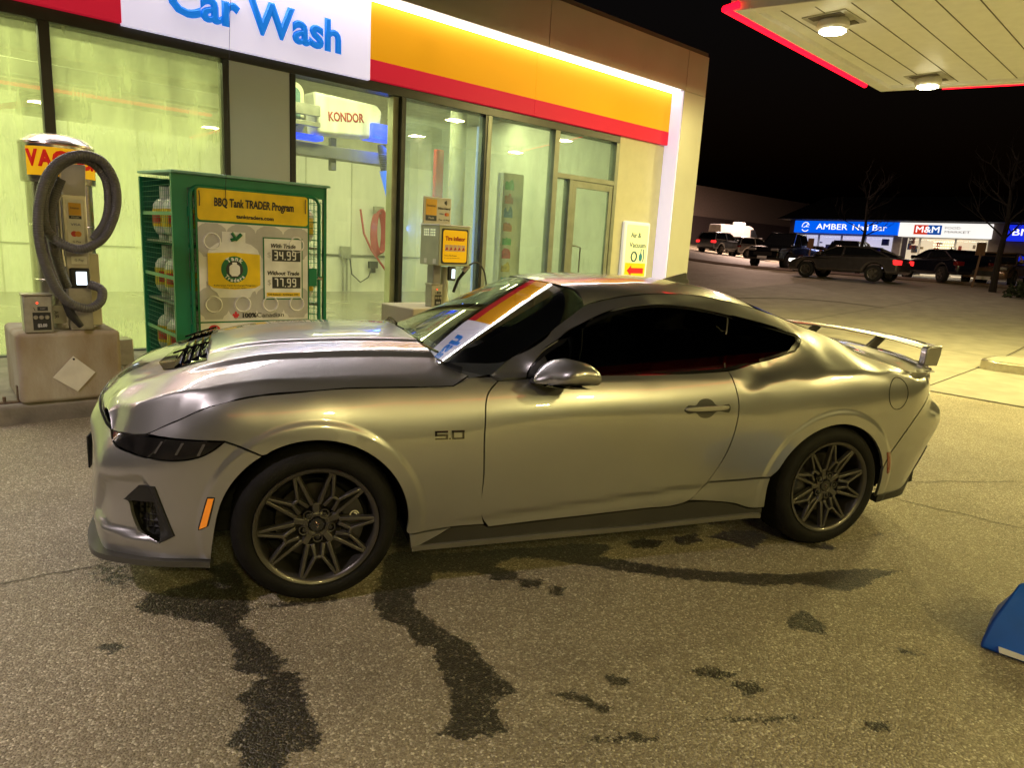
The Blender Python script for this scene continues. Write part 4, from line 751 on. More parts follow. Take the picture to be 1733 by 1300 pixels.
# thin dark groove for the rear bumper and arch lips (wheel well)
for A,R2,nm in ((AF,.40,'wheel_well'),(AR,.40,'wheel_well')):
    for g in (1,-1):
        mb=MB(); T=np.linspace(rad(-2),rad(182),34)
        ys=(-.90,-.60)
        V=[(A[0]+R2*math.cos(t),y*g,A[1]+R2*math.sin(t)) for t in T for y in ys]; mb.add(V,[(i*2,i*2+1,i*2+3,i*2+2) for i in range(33)])
        V=[(A[0]+R2*math.cos(t),-.60*g,A[1]+R2*math.sin(t)) for t in T]; mb.add(V,[tuple(range(34))]); mb.build(nm,VOID,car,fix=False)
ub=MB(); ub.box(.42,2.28,-.84,.84,.17,.30); ub.box(-.80,-.44,-.70,.70,.22,.60); ub.box(-.44,.42,-.55,.55,.2,.80); ub.box(2.28,3.12,-.55,.55,.2,.80); ub.box(3.12,3.60,-.72,.72,.25,.80); ub.box(2.2,3.1,-.60,.60,.8,.97)
ub.box(.42,.62,-.80,.80,.2,.85)
ub.build('underbody',VOID,car)
# ---- hood
def hfun(x,y): return np.c_[x,y,hood_z(x,y)]
seamL=[(p[0],p[1]) for p in _s3]
half=[(*seamL[0],1)]+[tuple(p) for p in seamL[1:-1]]+[(.655,-.845,1),(.66,-.80,1),(.60,-.72),(.545,-.55),(.50,-.30),(.475,0,1),(-.905,0,1),(-.895,-.20),(-.86,-.44)]
_xs=np.linspace(-.86,.64,110); _cy=np.interp(_xs,CREST[:,0],CREST[:,1]); hfeat=np.vstack([np.c_[_xs,_cy+q] for q in (-.03,-.02,-.013,-.007,0,.007,.013,.02,.03,.042)]+[np.c_[_xs,0*_xs-q] for q in (.375,.385,.395,.405,.42,.555,.568,.58,.592,.604,.616)])
hood=panel('hood',half,PAINT,hfun,nheight(hood_z),car,res=.016,gap=0,rim=0,mirror=True,feat=hfeat)
_bm=bmesh.new()
seam=MB()
def vent(sg):
    P=[(-.658,-.298,1),(-.622,-.445,1),(-.56,-.495),(-.44,-.505,1),(-.459,-.05,1),(-.52,-.06),(-.614,-.085,1)]
    f=lambda x,y:np.c_[x,y*sg,hood_z(x,y)+.004]; nn=nheight(hood_z); n=lambda x,y:nn(x,y)*np.array([1,sg,1])
    v=panel('hood_vent',P,GLOSSBLACK,f,n,hood,res=.02,gap=0,rim=.008)
    for k in range(4):
        x0=-.575+.034*k; mb=MB(); ys=np.linspace(-.478+.01*k,-.075,12); V=[];F=[]
        for y in ys:
            z=float(hood_z(np.array([x0]),np.array([y]))[0]); V+=[(x0,y*sg,z+.006),(x0+.022,y*sg,z+.024),(x0+.026,y*sg,z+.022),(x0+.006,y*sg,z+.004)]
        for i in range(11):
            for q in range(4): F.append((i*4+q,i*4+(q+1)%4,(i+1)*4+(q+1)%4,(i+1)*4+q))
        mb.add(V,F); mb.build('louvre',GLOSSBLACK,hood,smooth=True)
    mb=MB(); xs=np.linspace(-.60,-.445,8); mb.tube([(x,-.27*sg,float(hood_z(np.array([x]),np.array([-.27]))[0])+.018) for x in xs],.005,6); mb.build('louvre',GLOSSBLACK,hood,smooth=True)
    N_=[(-.855,-.145,1),(-.825,-.265,1),(-.70,-.235,1),(-.76,-.175,1)]
    panel('nostril',N_,SEAMM,lambda x,y:np.c_[x,y*sg,hood_z(x,y)+.003],n,hood,res=.02,gap=0,rim=0)
vent(1);vent(-1)
# dark shut lines at the hood edge
for g in (1,-1):
    mb=MB(); P=_s3*[1,g,1]; P[:,2]-=.003; mb.tube([tuple(p) for p in P[:-1]]+[tuple(np.array([.655,-.845*g,.972]))],.0035,6)
    s=np.array([-1.04,-1.12,-1.25,-1.5,-1.75]); z=np.array([.728,.74,.772,.792,.804]); Q=side(s,z,.006)*[1,g,1]; mb.tube([tuple(p) for p in Q],.004,6)
    mb.build('shut_line',SEAMM,hood)
# ---- roof, glass, deck
DR=[(.757,.970),(.905,1.050),(1.107,1.158),(1.310,1.280),(1.481,1.326),(1.685,1.351),(1.998,1.348),(2.303,1.297),(2.578,1.223),(2.851,1.143),(3.041,1.056),(3.149,1.023),(3.246,.982),(3.36,.976),(3.50,.972),(3.70,.962)]
_d3=side([a for a,_ in DR],[b for _,b in DR]); _dx=_d3[:,0]
ZC=[(1.1,1.30),(1.245,1.372),(1.30,1.388),(1.45,1.410),(1.675,1.420),(2.0,1.413),(2.25,1.385),(2.40,1.350),(2.65,1.262),(2.9,1.170),(3.1,1.105),(3.2,1.085),(3.45,1.058),(3.66,1.030),(3.80,.985)]
_zx=[a for a,_ in ZC];_zz=[b for _,b in ZC]
def crown(k,b): return (1-b)*abs(k)**2.3+b*(.30*k*k+.70*abs(k)**16)
def KS(k1,n):
    t=np.linspace(-1,1,n); return k1*np.sign(t)*(1-(1-abs(t))**1.7)
def roofp(x,k):
    x=np.asarray(x,float);k=np.asarray(k,float); yT=-crspline(_dx,_d3[:,1],x); zT=crspline(_dx,_d3[:,2],x); zc=crspline(_zx,np.array(_zz),x)
    return np.c_[x,k*yT,zc-(zc-zT)*crown(k,1-sst(1.25,1.75,x))]
def topgrid(name,x0,x1,m,parent,nx=30,nk=33,k1=1.,off=0.):
    ks=KS(k1,nk); ts=np.linspace(0,1,nx); mb=MB(); V=[]
    for t in ts:
        for k in ks:
            a,b=x0(k),x1(k); V.append(roofp([a+(b-a)*t],[k])[0]+np.array([0,0,off]))
    mb.add(V,[(i*nk+j,(i+1)*nk+j,(i+1)*nk+j+1,i*nk+j+1) for i in range(nx-1) for j in range(nk-1)]); o=mb.build(name,m,parent,smooth=True,angle=60); return o
roof=topgrid('roof',lambda k:1.245+.068*k*k,lambda k:2.36-.02*k*k,PAINT,car,44,81)
rg=topgrid('rear_window',lambda k:2.365-.02*k*k,lambda k:3.02+.0*k,TINT,car,24,33,.93,-.003)
topgrid('rear_window_trim',lambda k:2.362-.02*k*k,lambda k:3.04,SEAMM,car,24,33,1,-.009)
topgrid('trunk_lid',lambda k:3.035,lambda k:3.70-.15*abs(k)**3,PAINT,car,24,33,1)
mb=MB(); V=[]; ks=np.linspace(-1,1,33)
a=[roofp([3.70-.15*abs(k)**3],[k])[0] for k in ks]
se=np.r_[np.linspace(3.75,4.5,17),np.linspace(4.5,3.75,17)[1:]]
b=side(se,np.full(33,.962)); b[17:,1]*=-1
mb.add([tuple(p) for p in a]+[tuple(p) for p in b],[(i,i+1,i+34,i+33) for i in range(32)]); mb.build('trunk_lip',PAINT,car,smooth=True)
fin=MB(); fin.prism([(2.10,1.400),(2.27,1.448),(2.285,1.448),(2.292,1.385),(2.12,1.395)],-.006,.006); fin.prism([(2.09,1.396),(2.20,1.422),(2.29,1.41),(2.30,1.380)],-.022,.022); fin.build('antenna',mat('antenna_grey',(.2,.2,.19),.3,.4,1),roof,bevel=.004)
# windscreen: between the pillars, base at the cowl
_ap=[i for i,(s,_) in enumerate(DR) if s<=1.311]; A3=_d3[_ap]; At=np.linspace(0,1,len(A3))
def wsp(t,k):
    a=crspline(At,A3,np.array([t]))[0]; c=np.array([.505,0,1.015])*(1-t)+np.array([1.245,0,1.372])*t+np.array([-.004,0,.004])*math.sin(math.pi*t)
    u=.30*k*k+.70*abs(k)**22; p=c*(1-u)+a*u; p[1]=k*-a[1]; 
    if k<0: p[1]=-abs(p[1])
    return p
def wsgrid(name,m,t0,t1,k1,off,nt=28,nk=81):
    mb=MB(); V=[wsp(t,k)+np.array([-.5,0,.85])*off for t in np.linspace(t0,t1,nt) for k in KS(k1,nk)]
    mb.add(V,[(i*nk+j,(i+1)*nk+j,(i+1)*nk+j+1,i*nk+j+1) for i in range(nt-1) for j in range(nk-1)]); return mb.build(name,m,car,smooth=True,angle=60)
wind=wsgrid('windscreen',WS,0.,1,1.,-.002)
def frit():
    mb=MB(); n=90
    def ring(q):
        out=[]
        for i in range(n):
            a=2*math.pi*i/n; c,s=math.cos(a),math.sin(a); p=6
            r=(abs(c)**p+abs(s)**p)**(-1/p); t=.5+.5*r*s*q[1]+q[2]; k=r*c*q[0]; out.append(wsp(min(max(t,0),1),min(max(k,-1),1))+np.array([-.5,0,.85])*(-.006))
        return out
    A=ring((1,1,0));B=ring((.885,.83,.035)); mb.add(A+B,[(i,(i+1)%n,(i+1)%n+n,i+n) for i in range(n)]); mb.build('windscreen_border',SEAMM,wind,smooth=True)
frit()
# cowl and wipers
mb=MB(); V=[]
for k in np.linspace(-.93,.93,31):
    p=wsp(0.,k); xh=float(np.interp(abs(p[1]),[0,.3,.55,.72,.80],[.475,.50,.545,.60,.66])); V+=[(xh-.01,p[1],float(hood_z(np.array([xh]),np.array([p[1]]))[0])-.02),(p[0]+.04,p[1],p[2]+.004)]
mb.add(V,[(i*2,i*2+1,i*2+3,i*2+2) for i in range(30)]); mb.build('cowl',BLACK,car,smooth=True)
def wiper(y0,y1,t0,t1):
    mb=MB(); a0=wsp(0.03,y0/.8); P=[Vector(wsp(t0+(t1-t0)*u,(y0+(y1-y0)*u)/.8))+Vector((-.012,0,.022)) for u in np.linspace(0,1,10)]
    mb.tube(P,.006,6); mb.tube([p+Vector((-.006,0,.014)) for p in P[1:7]],.006,6); mb.tube([Vector(a0)+Vector((-.05,0,.02)),P[2]+Vector((-.01,0,.03)),P[6]+Vector((-.004,0,.014))],[.012,.01,.007],6); mb.build('wiper',GLOSSBLACK,car,smooth=True)
wiper(-.02,-.60,.02,.045); wiper(.62,.10,.02,.06)
# ---- mirror
def mirror(g,door):
    mb=MB(); nx=14;na=20
    prof=[(0,.18,.16),(.08,.55,.38),(.22,.85,.66),(.42,1.0,.92),(.62,1.0,1.0),(.85,.96,.93),(.96,.92,.84),(1,.86,.76)]
    V=[];pt=np.array(prof)
    for i in range(nx):
        t=i/(nx-1); hy=np.interp(t,pt[:,0],pt[:,1])*.115; hz=np.interp(t,pt[:,0],pt[:,2])*.057; x=.935+.205*t; zc=.972-.006*t+hz*.98; yc=-1.035
        for k in range(na):
            a=2*math.pi*k/na; c,s=math.cos(a),math.sin(a); p=2.6; r=(abs(c)**p+abs(s)**p)**(-1/p); zz=hz*r*s
            if s<0: zz*=.95
            V.append((x-.03*(c*r),(yc+hy*r*c)*g,zc+zz))
    F=[(i*na+k,(i+1)*na+k,(i+1)*na+(k+1)%na,i*na+(k+1)%na) for i in range(nx-1) for k in range(na)]+[tuple(range(na))]
    mb.add(V,F); o=mb.build('mirror',PAINT,door,smooth=True,angle=70)
    mb=MB(); mb.add(V[-na:],[tuple(range(na))]); mb.build('mirror_glass',SEAMM,door)
    mb=MB(); 
    V2=[(x,y,z-.002) for x,y,z in V]; mb.add([(.945+.190*t,(-1.035+.105*s*min(1,.35+t*2))*g,.972-.006*t-.010*(1-s*s)) for t in np.linspace(0,1,6) for s in np.linspace(-1,1,7)],[(i*7+j,(i+1)*7+j,(i+1)*7+j+1,i*7+j+1) for i in range(5) for j in range(6)]); mb.build('mirror_base',GLOSSBLACK,door,smooth=True)
    mb=MB(); mb.hexa([(.93,-.885*g,.945),(1.04,-.885*g,.945),(1.06,-1.0*g,.958),(.96,-1.0*g,.958)],[(.94,-.885*g,.972),(1.03,-.885*g,.972),(1.06,-1.0*g,.972),(.96,-1.0*g,.972)]); mb.build('mirror_stalk',BLACK,door,bevel=.006)
mirror(1,DOORS[0]); mirror(-1,DOORS[1])
# ---- door handle with its scooped recess
for g,dr in zip((1,-1),DOORS):
    H=[(1.728,.812,1),(1.748,.834),(1.80,.838),(1.816,.856),(1.892,.856),(1.908,.838),(1.99,.838,1),(2.0,.815),(1.99,.795,1),(1.908,.797),(1.89,.780),(1.818,.780),(1.80,.797),(1.748,.796)]
    o=panel('handle_recess',H,mat('recess_shade',(.045,.045,.042),.4,.3,1),lambda s,z:side(s,z,-.0015)*np.array([1,g,1]),lambda s,z:nside(s,z)*np.array([1,g,1]),dr,res=.012,gap=0,rim=.002)  # shade of the scoop put into a darker colour than the door
    mb=MB(); s=np.linspace(1.735,1.992,14); P=side(s,np.linspace(.818,.822,14),-.018+.014*abs(np.linspace(-1,1,14))**6)*[1,g,1]
    V=[];F=[]
    for i,p in enumerate(P):
        hh=.013*(1-.5*abs((i-6.5)/6.5)**5); V+=[(p[0],p[1],p[2]+hh),(p[0],p[1]+.012*g,p[2]+hh),(p[0],p[1]+.012*g,p[2]-hh),(p[0],p[1],p[2]-hh)]
    for i in range(13):
        for k in range(4): F.append((i*4+k,i*4+(k+1)%4,(i+1)*4+(k+1)%4,(i+1)*4+k))
    F+=[(0,1,2,3),(55,54,53,52)]; mb.add(V,F); mb.build('door_handle',PAINT,dr,bevel=.004,smooth=True)
# ---- displacement badge on the fender: digits as raised bars
for g in (1,-1):
    mb=MB(); 
    def B(s0,s1,z0,z1,lst):
        a=side([s0,s1],[z0,z0],-.004)*[1,g,1]; b=side([s0,s1],[z1,z1],-.004)*[1,g,1]; i=np.array([0,.006*g,0])
        lst.hexa([a[0],a[1],a[1]+i,a[0]+i],[b[0],b[1],b[1]+i,b[0]+i])
    s0,z0,z1=.490,.713,.750; w=.006; zm=(z0+z1)/2
    segs=[(0,.056,z1-w,z1),(0,w+.002,zm,z1),(0,.056,zm-w/2,zm+w/2),(.056-w-.002,.056,z0,zm),(0,.056,z0,z0+w), (.062,.069,z0,z0+w),
          (.074,.13,z1-w,z1),(.074,.13,z0,z0+w),(.074,.083,z0,z1),(.121,.13,z0,z1)]
    if g<0: segs=[(.13-b,.13-a,c,d) for a,b,c,d in segs]
    for a,b,c,d in segs: B(s0+a,s0+b,c,d,mb)
    mb.build('badge',GLOSSBLACK,car); mc=MB()
    for a,b,c,d in segs: 
        P1=side([s0+a-.0012,s0+b+.0012],[c-.0012]*2,-.0025)*[1,g,1]; P2=side([s0+a-.0012,s0+b+.0012],[d+.0012]*2,-.0025)*[1,g,1]; mc.add([P1[0],P1[1],P2[1],P2[0]],[(0,1,2,3)])
    mc.build('badge_edge',CHROME,car)
# plate
mb=MB(); mb.box(-.988,-.980,-.20,.20,.42,.575); mb.build('license_plate',BLACK,car,bevel=.003)
# ---- rear wing
def wing():
    root=None; xs=[];V=[];F=[]; n=41; ys=np.linspace(-.70,.70,n); prof=[(0,.0),(.02,.012),(.07,.015),(.15,.010),(.155,.004),(.07,-.004),(.015,-.008)]
    m=len(prof)
    for y in ys:
        b=1-(y/.70)**2; x0=3.52+.085*b; z0=1.088+.022*b
        for a,c in prof: V.append((x0+a,y,z0+c))
    F=[(i*m+k,i*m+(k+1)%m,(i+1)*m+(k+1)%m,(i+1)*m+k) for i in range(n-1) for k in range(m)]
    mb=MB(); mb.add(V,F); o=mb.build('rear_wing',PAINT,car,smooth=True,angle=50)
    for g in (-1,1):
        e=MB(); P=[(3.515,.985),(3.520,1.088),(3.53,1.102),(3.640,1.108),(3.634,1.04),(3.620,.985)]
        q0=[(x,.69*g,z) for x,z in P]; q1=[(x+.006,.735*g,z) for x,z in P]; k=len(P)
        e.add(q0+q1,[tuple(range(k)),tuple(range(2*k-1,k-1,-1))]+[(i,i+k,(i+1)%k+k,(i+1)%k) for i in range(k)]); e.build('wing_end',PAINT,o,bevel=.008,smooth=True)
        s=MB(); s.hexa([(3.50,.29*g-.012,1.03),(3.60,.29*g-.012,1.03),(3.60,.29*g+.012,1.03),(3.50,.29*g+.012,1.03)],[(3.60,.29*g-.010,1.108),(3.69,.29*g-.010,1.108),(3.69,.29*g+.010,1.108),(3.60,.29*g+.010,1.108)]); s.build('wing_support',mat('wing_support',(.16,.16,.15),.35,.5,1),o,bevel=.004)
wing()
tl=MB()
for k in range(3):
    for g in (-1,1): tl.box(3.66-.03*k,3.755-.035*k,(.36+.10*k)*g-.035,(.36+.10*k)*g+.035,.78,.90)
tl.build('taillight',REDLENS,car,bevel=.006)
# ---- cabin
mb=MB(); mb.add([(.62,-.74,.93),(.62,.74,.93),(.95,.74,.985),(.95,-.74,.985),(1.15,.74,.93),(1.15,-.74,.93),(1.18,.72,.70),(1.18,-.72,.70)],[(0,1,2,3),(3,2,4,5),(5,4,6,7)]); mb.build('dashboard',mat('dash_grey',(.07,.07,.072),.7),car,fix=False)
mb=MB(); mb.box(.6,2.4,-.8,.8,.30,.34); mb.box(2.3,2.34,-.75,.75,.34,.95); mb.build('cabin_floor',VOID,car)
mb=MB(); P=[]
for g in (-.38,.38):
    for q,(a,b,c,d,e,f) in {'s':(1.45,1.95,-.26,.26,.45,.62)}.items():
        s=MB(); s.box(a,b,g+c,g+d,e,f); s.hexa([(1.88,g-.25,.6),(2.05,g-.25,.6),(2.05,g+.25,.6),(1.88,g+.25,.6)],[(2.10,g-.21,1.12),(2.22,g-.21,1.12),(2.22,g+.21,1.12),(2.10,g+.21,1.12)]); s.hexa([(2.10,g-.12,1.14),(2.2,g-.12,1.14),(2.2,g+.12,1.14),(2.10,g+.12,1.14)],[(2.13,g-.10,1.29),(2.21,g-.10,1.29),(2.21,g+.10,1.29),(2.13,g+.10,1.29)]); s.build('seat',FABRIC,car,bevel=.03,seg=3)
mb=MB(); ring=[(1.27+.16*math.sin(t)*.35,-.38+.18*math.cos(t),.93+.17*math.sin(t)) for t in np.linspace(0,2*math.pi,28,endpoint=False)]; mb.tube(ring,.016,8,closed=True); mb.bar((1.27,-.55,.93),(1.27,-.21,.93),.04,.02); mb.tube([(1.27,-.38,.93),(1.12,-.38,.88)],.04,8); mb.build('steering_wheel',GREYTRIM,car,smooth=True)
mb=MB(); mb.box(1.20,1.24,-.12,.12,1.22,1.285); mb.build('rear_view_mirror',BLACK,car,bevel=.012)
mb=MB(); mb.add([roofp([x],[k])[0]-np.array([0,0,.035]) for x in np.linspace(1.33,2.5,10) for k in np.linspace(-.95,.95,9)],[(i*9+j,(i+1)*9+j,(i+1)*9+j+1,i*9+j+1) for i in range(9) for j in range(8)]); mb.build('headliner',GREYTRIM,car)
# ---- wheels
def wheel(x,y,zc,R,wd,g,rot,steer=0):
    root=link(bpy.data.objects.new('wheel',None)); root.parent=car; root.location=(x,y,zc)
    root.rotation_euler=(0,0,(0 if g<0 else math.pi)+steer); root.empty_display_size=.1
    # local: outer face towards -y
    h=wd/2; t=MB()
    prof=[(.257,-h+.012),(.263,-h-.001),(.285,-h-.010),(.305,-h-.008),(.325,-h+.004),(.337,-h+.022)]+[(R,-h+.045),(R,h-.045)]+[(.337,h-.022),(.31,h),(.255,h-.01)]
    t.lathe(prof,axis='y',n=96); 
    tyre=t.build('tyre',RUBBER,root,smooth=True,angle=50)
    n=64
    for s_ in (-1,1):
        tr=MB()
        for k in range(n):
            a=2*math.pi*k/n
            c,s=math.cos(a),math.sin(a); c2,s2=math.cos(a+.05),math.sin(a+.05); r0,r1=R-.012,R+.0035
            y0,y1=(-h+.020,-h+.075) if s_<0 else (h-.075,h-.02)
            ra=R-.010; tr.add([(r1*c,y1,r1*s),(r1*c2,y1,r1*s2),(ra*c2,y0,ra*s2),(ra*c,y0,ra*s),(r0*c,y1,r0*s),(r0*c2,y1,r0*s2),(r0*c2,y0,r0*s2),(r0*c,y0,r0*s)],[(0,1,2,3),(0,4,5,1),(1,5,6,2),(2,6,7,3),(3,7,4,0)])
        tr.build('tread',RUBBER,tyre)
    rim=MB(); rim.lathe([(.246,h-.02),(.232,h-.03),(.228,-.02),(.234,-h+.03),(.237,-h+.010),(.241,-h+.002),(.252,-h-.003),(.2575,-h-.005),(.260,-h+.002),(.257,-h+.018)],axis='y',n=96)
    ro=rim.build('rim',RIMM,root,smooth=True,angle=40)
    y_rim,y_mid,y_hub=-h+.006,-h+.008,-h+.030
    sp=MB()
    def bar(p,q,w0,w1,dp=.022):
        a=Vector(p);b=Vector(q);d=(b-a).normalized(); s=d.cross(Vector((0,1,0))).normalized(); up=Vector((0,1,0))
        sp.hexa([a-s*w0*.30,a+s*w0*.30,a+s*w0*.55+up*dp,a-s*w0*.55+up*dp],[b-s*w1*.30,b+s*w1*.30,b+s*w1*.55+up*dp,b-s*w1*.55+up*dp])
    def pol(r,a,y): return (r*math.cos(a),y,r*math.sin(a))
    for k in range(5):
        d=rad(rot)+2*math.pi*k/5; s=2*math.pi/10   # d = direction of a deep V pair
        t1,t2=d-s/2,d+s/2
        for t_,sg in ((t1,-1),(t2,1)):
            bar(pol(.247,t_+sg*-.02,y_rim),pol(.092,d+sg*.16,y_hub-.006),.022,.026)     # inner leg to the hub lobe
            bar(pol(.247,t_+sg*.02,y_rim),pol(.142,t_+sg*.215,y_mid+.002),.021,.019)     # outer leg to the node
            bar(pol(.142,t_+sg*.215,y_mid+.002),pol(.088,d+sg*.36,y_hub-.004),.019,.026)  # node back to the lobe
            q=pol(.249,t_,y_rim+.001); bar(pol(.252,t_,y_rim-.002),pol(.225,t_,y_rim+.004),.034,.02)
        a=d+s; bar(pol(.142,a-.10,y_mid+.002),pol(.142,a+.10,y_mid+.002),.019,.019)         # short link between nodes
        bar(pol(.098,d,y_hub-.006),pol(.045,d,y_hub),.045,.04,.02)                          # hub lobe
    sp.lathe([(.062,y_hub+.03),(.060,y_hub+.002),(.05,y_hub-.002),(.036,y_hub),(.034,y_hub+.012)],axis='y',n=40)
    sp.build('spokes',RIMM,ro,bevel=.0025)
    cc=MB(); cc.lathe([(.0,y_hub-.004),(.028,y_hub-.004),(.033,y_hub+.001),(.033,y_hub+.02)],axis='y',n=30); cc.build('center_cap',GLOSSBLACK,ro,smooth=True)
    # small rearing emblem as a slanted silver stroke
    em=MB(); em.tube([(-.006,y_hub-.0055,.014),(.002,y_hub-.0055,.006),(-.003,y_hub-.0055,-.004),(.005,y_hub-.0055,-.013)],.0022,5); em.tube([(.002,y_hub-.0055,.006),(.010,y_hub-.0055,.002)],.0018,5); em.build('emblem',CHROME,ro)
    for k in range(5):
        a=rad(rot)+2*math.pi*(k+.5)/5+ math.pi*0; lg=MB(); c=pol(.057,rad(rot)+2*math.pi*k/5+.0,y_hub-.004)
        c=pol(.057,rad(rot)+math.pi/5+2*math.pi*k/5,y_hub-.002)
        lg.lathe([(0,-.004),(.009,-.003),(.0105,.004),(.0105,.03)],c=c,axis='y',n=6); lg.build('lug_nut',GLOSSBLACK,ro)
        pk=MB(); pk.lathe([(.022,.002),(.021,-.003),(.017,-.002),(.016,.02)],c=c,axis='y',n=18); pk.build('lug_seat',RIMM,ro,smooth=True)
    dk=MB(); dk.lathe([(.06,-.012),(.06,-.03),(.168,-.03),(.172,-.02),(.172,.004)],axis='y',n=64); dk.lathe([(0,-.05),(.06,-.05),(.07,-.03)],axis='y',n=30); dk.build('brake_disc',DISC,root,smooth=True,angle=30)
    bk=MB(); bk.lathe([(0,.05),(.235,.05)],axis='y',n=40); bk.build('inner_shield',VOID,root)
    ca=MB(); T=np.linspace(-.48,.62,12) if x<1 else np.linspace(math.pi-.55,math.pi+.55,12)
    if g>0: T=math.pi-T
    V=[]
    for a in T:
        for r_,yy in ((.115,-.052),(.115,-.072),(.150,-.080),(.198,-.074),(.203,-.04)): V.append((r_*math.cos(a),yy,r_*math.sin(a)))
    ca.add(V,[(i*5+k,i*5+k+1,(i+1)*5+k+1,(i+1)*5+k) for i in range(11) for k in range(4)]+[tuple(range(5)),tuple(range(55,60))]); cal=ca.build('brake_caliper',mat('caliper_black',(.016,.015,.015),.35,0,.5),root,smooth=True,angle=35)
    if x<1:
        am=float(T.mean())+.12*(1 if g<0 else -1); c0=(.160*math.cos(am),-.0815,.160*math.sin(am)); em=MB()
        em.tube([(c0[0]+.018*math.cos(t),c0[1],c0[2]+.018*math.sin(t)) for t in np.linspace(.3,5.6,20)],.0028,6); em.tube([(c0[0]+.009*math.cos(t),c0[1],c0[2]+.009*math.sin(t)) for t in np.linspace(3.4,8.2,14)],.0028,6); em.build('caliper_mark',mat('mark_white',(.7,.68,.62),.5),cal)
    return root
wheel(0,-.815,.345,.345,.235,-1,93); wheel(2.72,-.815,.349,.349,.255,-1,108); wheel(0,.815,.345,.345,.235,1,60); wheel(2.72,.815,.349,.349,.255,1,20)
# ================================================================ vacuum stand
BLOCKM=mat('stained_block',(.40,.37,.31),.8,col2=(.23,.17,.10),scale=1.9,stretch=(2.0,2.0,.85),bump=.4,bscale=26)
VB=sthing('concrete_block','stained concrete block under the steel vacuum, white diamond on its face','concrete block',-.62,3.22,.15)
def block(w0,w1,dp,h,root):
    mb=MB(); mb.box(w0,w1,-dp/2,dp/2,0,h); o=mb.build('block',BLOCKM,root,bevel=.035,seg=4); return o
block(-.34,.36,.72,.55,VB)
dm=sthing('diamond_plate','blank white diamond plate hung on the vacuum block','sign',-.62,2.855,.15)
mb=MB(); decal(mb,[(.02,.36),(.165,.22),(.035,.075),(-.125,.20)],-.006,.006); mb.build('plate',mat('plate_cream',(.62,.60,.54),.5),dm); mb=MB(); decal(mb,circ(.022,.335,.008,10),-.009,.003); mb.build('bolt',GLOSSBLACK,dm)
INOX=mat('brushed_inox',(.55,.53,.48),.26,1,0,.08,30,stretch=(8,8,.3)); INOXP=mat('inox_plate',(.42,.39,.34),.38,.9,0,.1,20)
V=sthing('vacuum','stainless car vacuum with looped grey hose and yellow VACUUM header','vacuum',-.555,3.24,.70)
mb=MB(); mb.lathe([(.225,0),(.225,.38),(.229,.385),(.225,.39),(.225,.80),(.229,.805),(.225,.81),(.225,1.13)],n=56); mb.build('drum',INOX,V,smooth=True,angle=30)
mb=MB(); mb.lathe([(.227,1.125),(.250,1.13),(.253,1.15),(.253,1.405),(.258,1.41),(.255,1.425),(.19,1.475),(.10,1.498),(.0,1.505)],n=56); mb.build('header',INOX,V,smooth=True,angle=30)
# curved yellow sign on the header
r0=.256; mb=MB(); T=np.linspace(rad(-150),rad(-22),26); mb.grid(lambda t,z:(r0*math.cos(t),r0*math.sin(t),z),T,[1.175,1.385]); sgn=mb.build('yellow_sign',emat('vac_sign_yellow',(1,.55,.01),.40),V,smooth=True)
for k,c in enumerate('VACUUM'):
    t=rad(-138+21.5*k); o=text(c,sgn,((r0+.002)*math.cos(t),(r0+.002)*math.sin(t),1.295),.115,emat('vac_red',(.65,.02,.01),.35) if k==0 else bpy.data.materials['vac_red'],.100,rot=(math.pi/2,0,t+math.pi/2),bold=.012)
mb=MB(); mb.box(-.035,.125,-.30,-.20,0,1.27); mb.build('column',INOXP,V,bevel=.006); mb=MB(); mb.hexa([(-.035,-.34,1.20),(.125,-.34,1.20),(.125,-.29,1.0),(-.035,-.29,1.0)],[(-.035,-.36,1.27),(.125,-.36,1.27),(.125,-.29,1.27),(-.035,-.29,1.27)]); mb.build('hose_hanger',mat('hanger_plate',(.5,.47,.4),.4,.5),V,bevel=.005)
LBL=mat('label_white',(.66,.64,.58),.5); INK=mat('label_ink',(.03,.03,.03),.5)
def paystrip(root,x0,x1,z0,z1,y):
    w=x1-x0; h=z1-z0; mb=MB(); decal(mb,rrect(x0,x1,z0,z1,.006),y); L=mb.build('pay_label',LBL,root); Z=lambda f:z0+h*f; X=lambda f:x0+w*f
    mb=MB(); decal(mb,rect(X(.12),X(.88),Z(.66),Z(.93)),y-.001); a=mb.build('yellow_patch',mat('pay_yellow',(.65,.34,.02),.5) if 'pay_yellow' not in bpy.data.materials else bpy.data.materials['pay_yellow'],L); text('Interac',a,(X(.5),y-.0025,Z(.82)),h*.05,INK,w*.55)
    mb=MB(); decal(mb,rect(X(.12),X(.88),Z(.585),Z(.655)),y-.001); b=mb.build('dark_patch',INK,L); text('Flash',b,(X(.5),y-.0025,Z(.62)),h*.035,LBL,w*.45)
    text('VISA',L,(X(.5),y-.001,Z(.46)),h*.055,mat('visa_blue',(.02,.04,.20),.5) if 'visa_blue' not in bpy.data.materials else bpy.data.materials['visa_blue'],w*.6)
    for q,c in ((.38,(.5,.03,.02)),(.62,(.6,.22,.02))):
        mb=MB(); decal(mb,circ(X(q),Z(.26),w*.2,20),y-.001-(.0005 if q>.5 else 0)); mb.build('card_circle',mat('card_circle',c,.5),L)
    text('G Pay',L,(X(.5),y-.001,Z(.09)),h*.045,INK,w*.5); return L
paystrip(V,-.01,.10,.66,1.01,-.302)
mb=MB(); decal(mb,rrect(.0,.105,.52,.58,.006),-.302); l2=mb.build('pay_label',LBL,V); text('G Pay',l2,(.052,-.3035,.55),.018,INK,.06)
